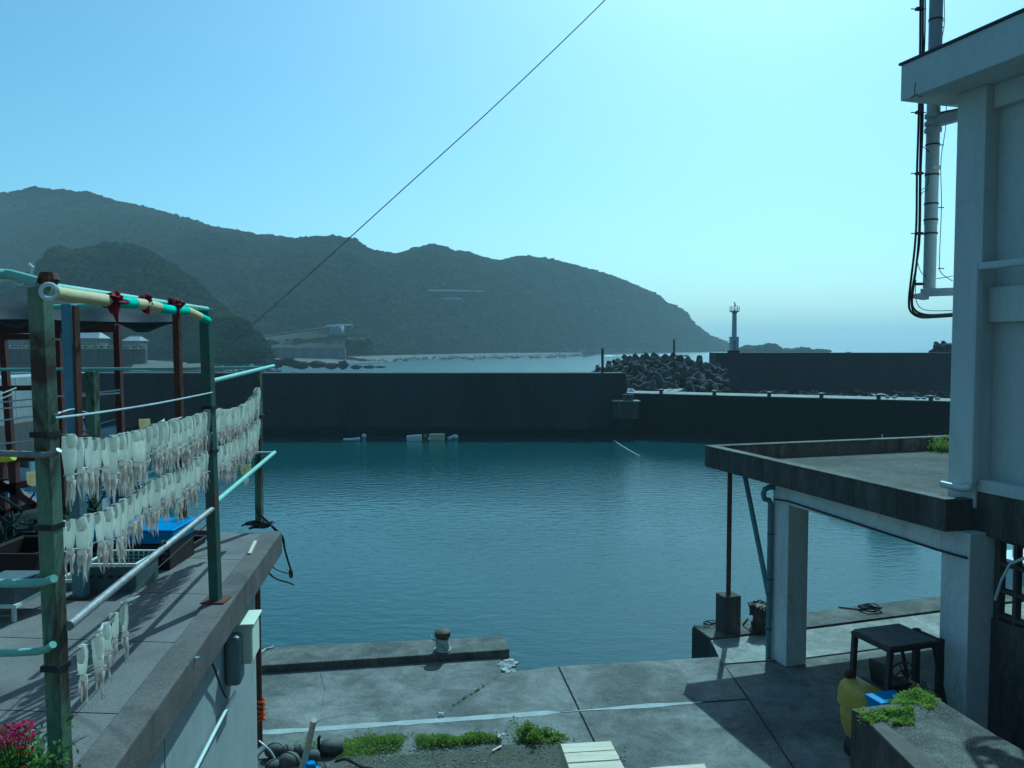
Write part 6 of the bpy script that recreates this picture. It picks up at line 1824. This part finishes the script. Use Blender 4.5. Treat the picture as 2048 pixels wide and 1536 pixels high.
# flowers
def flowers():
    c = Yp(18, 1536, 3.05); c.z = 5.55
    t = thing('flower_pot', 'potted plant with magenta flowers at the bottom left corner', 'potted plant', (c.x, c.y, DZ))
    MB().lathe([(.10, DZ - c.z + .0), (.14, DZ - c.z + .2), (.15, DZ - c.z + .22), (.13, DZ - c.z + .2)], 18, c).build('pot', M['brown_crate'], t, smooth=True)
    rng = random.Random(3)
    pts = [c + Vector((rng.gauss(0, .09), rng.gauss(0, .08), .2 + rng.gauss(.04, .07))) for _ in range(1900)]
    leaves('foliage', pts, M['flower_leaf'], None, size=(.012, .03), seed=1, parent=None)
    o = bpy.data.objects[-1] if False else None
    heads = [(4, 1480, 'p'), (30, 1452, 'p'), (52, 1450, 'p'), (20, 1472, 'p'), (55, 1470, 'p'), (38, 1462, 'p'), (10, 1460, 'p'), (28, 1478, 'p'), (14, 1490, 'r'), (52, 1502, 'r'), (35, 1533, 'r'), (-14, 1466, 'p'), (44, 1484, 'p'), (-10, 1490, 'p')]
    for x, y, kd in heads:
        h = Yp(x, y, 3.0 + rng.uniform(-.04, .04)); b = MB()
        for k in range(34):
            d = Vector((rng.gauss(0, 1), rng.gauss(0, 1), rng.gauss(0, .8))).normalized(); a = d.cross(Vector((rng.gauss(0, 1), rng.gauss(0, 1), rng.gauss(0, 1)))).normalized(); s = .011
            p = h + Vector((d.x * .020, d.y * .02, d.z * .012))
            b.add([p - a * s * .5, p + d * s * .3 - a * s * .5, p + d * s + a * 0, p + a * s * .5], [(0, 1, 2, 3)])
        b.build('flower_head', M['petal' if kd == 'p' else 'petal_red'], t)
        MB().tube([h, h.lerp(c + Vector((0, 0, .2)), .5) + Vector((.01, 0, .01)), c + Vector((0, 0, .1))], .003, 5).build('stem', M['flower_leaf'], t)
    return t
tf = flowers()
fo = [o for o in bpy.data.objects if o.name == 'foliage'][-1]
fo.data.transform(Matrix.Translation(-Vector(tf.location))); fo.parent = tf

# ------------------------------------------------------------------ boats on the left
def boat(px, py, length, label, heading, hull='hull_white', cabin=True, stripe='hull_blue', group='small fishing boats moored on the left', blen=None):
    c = Zp(px, py, 0.0)
    t = thing('fishing_boat', label, 'boat', tuple(c), group); t.rotation_euler = (0, 0, heading)
    L = length; Wd = L * .27
    def P(b):
        for v in b.v: v += c
        return b
    ns = 13
    sec = []
    for i in range(ns):
        t_ = i / (ns - 1); x = -L / 2 + L * t_
        wf = (1 - max(0, (t_ - .45) / .55) ** 2.2) * (.82 + .18 * min(1, t_ / .3)); wf = max(wf, .02)
        zs_ = .55 + .55 * t_ ** 2.5
        w_ = Wd / 2 * wf
        sec.append([Vector((x + .3 * t_ ** 3, -w_, zs_)), Vector((x + .15 * t_ ** 3, -w_ * .92, zs_ * .5)), Vector((x, -w_ * .7, -.12)), Vector((x, 0, -.3)), Vector((x, w_ * .7, -.12)), Vector((x + .15 * t_ ** 3, w_ * .92, zs_ * .5)), Vector((x + .3 * t_ ** 3, w_, zs_))])
    b = MB(); b.v = [v.copy() for s in sec for v in s]
    b.f = [(i * 7 + k, (i + 1) * 7 + k, (i + 1) * 7 + k + 1, i * 7 + k + 1) for i in range(ns - 1) for k in range(6)] + [tuple(range(7))]
    P(b).build('hull', M[hull], t, smooth=True)
    d = MB(); d.v = [Vector((s[0].x, s[0].y * .95, s[0].z - .14)) for s in sec] + [Vector((s[6].x, s[6].y * .95, s[6].z - .14)) for s in sec]
    d.f = [(i, i + 1, ns + i + 1, ns + i) for i in range(ns - 1)]
    P(d).build('deck', M[stripe if hull != stripe else 'hull_grey'], t)
    for s in (0, 6):
        P(MB().tube([x[s] + Vector((0, 0, .02)) for x in sec], .045, 6)).build('gunwale', M[stripe], t, smooth=True)
    if cabin:
        x0, x1 = -L * .18, L * .14; hw = Wd * .33
        P(MB().add([(x0, -hw, .45), (x1, -hw, .5), (x1, hw, .5), (x0, hw, .45), (x0, -hw, 1.75), (x1 - .35, -hw, 1.75), (x1 - .35, hw, 1.75), (x0, hw, 1.75)], [(0, 3, 2, 1), (4, 5, 6, 7), (0, 1, 5, 4), (1, 2, 6, 5), (2, 3, 7, 6), (3, 0, 4, 7)])).build('wheelhouse', M['hull_white'], t, bevel=.03)
        P(MB().box(x0 - .12, x1 - .15, -hw - .08, hw + .08, 1.753, 1.82)).build('cabin_roof', M['hull_white'], t, bevel=.02)
        for sgn in (-1, 1):
            for k in range(2):
                q0 = x0 + .15 + k * (x1 - x0 - .5) / 2; q1 = q0 + (x1 - x0 - .5) / 2 - .1
                P(MB().box(q0, q1, sgn * hw - .012 * 1.0, sgn * hw + .012, 1.2, 1.6)).build('window', M['glass_dark'], t)
        P(MB().tube([(x0 + .2, 0, 1.82), (x0 + .2, 0, 3.4)], .03, 6)).build('mast', M['white_pvc'], t)
        P(MB().tube([(x0 + .2, 0, 3.2), (-L / 2 + .3, 0, 1.1)], .012, 5)).build('stay', M['rope_dark'], t)
    P(MB().tube([(L * .3, -Wd * .25, 1.25), (L * .49, 0, 1.55), (L * .3, Wd * .25, 1.25)], .02, 6)).build('bow_rail', M['white_pvc'], t)
    for y in (-1, 1): P(MB().tube([(L * .3, y * Wd * .25, .7), (L * .3, y * Wd * .25, 1.25)], .02, 6)).build('rail_post', M['white_pvc'], t)
    return t
boat(48, 975, 7.5, 'white cabin boat moored behind the dark red frame at the left', 2.8, 'hull_white', stripe='hull_grey')
boat(205, 1003, 6.0, 'low open blue boat half hidden behind the hanging squid', .25, 'hull_blue', cabin=False, stripe='hull_white')
boat(70, 1020, 6.5, 'open boat with a blue deck just left of the first post', 3.0, 'hull_white', cabin=False, stripe='hull_blue')
boat(20, 868, 6.5, 'distant white boat under the side arm of the breakwater', 1.3, 'hull_white', stripe='hull_blue')
boat(60, 1085, 7.0, 'grey open boat nearest the terrace at the left', 2.95, 'hull_grey', cabin=False, stripe='hull_white')
boat(262, 905, 5.5, 'small grey boat with a rail moored below the breakwater', .1, 'hull_grey', cabin=False, stripe='hull_white')
boat(150, 880, 6.0, 'small white boat seen between the first post and the blue post', .4, 'hull_white', stripe='hull_blue')
boat(1795, 1012, 6.5, 'dark hulled boat hidden behind the canopy, showing as a reflection', .3, 'hull_grey', cabin=True, stripe='hull_grey', group='boats moored on the right')
boat(2075, 1240, 6.0, 'white boat seen through the window lattice on the right', .25, 'hull_white', cabin=True, stripe='hull_white', group='boats moored on the right')
# low landing with a ladder and tyres at the left, under the arm
a = Zp(-260, 893, 0); c = Zp(100, 893, 0)
t = thing('landing_stage', 'low grey landing wall with a white ladder at the far left', 'landing stage', (a.x, a.y, 0))
zl_ = zat(40, 846, a.y)
MB().box(a.x, c.x, a.y, a.y + 4, -1, zl_).build('stage_wall', M['plaster'], t, bevel=.03)
MB().box(a.x, c.x, a.y - .06, a.y + 4, zl_ + .003, zl_ + .12).build('stage_top', M['quay_light'], t)
for x in (-7, 9):
    p = Yp(x + 10, 860, a.y - .1); MB().tube([(p.x, p.y, .2), (p.x, p.y, zl_ + .1)], .03, 6).build('ladder_rail', M['white_pvc'], t)
p0 = Yp(3, 860, a.y - .1); p1 = Yp(19, 860, a.y - .1)
for k in range(6): MB().tube([(p0.x, p0.y, .35 + k * .26), (p1.x, p1.y, .35 + k * .26)], .025, 6).build('ladder_rung', M['white_pvc'], t)
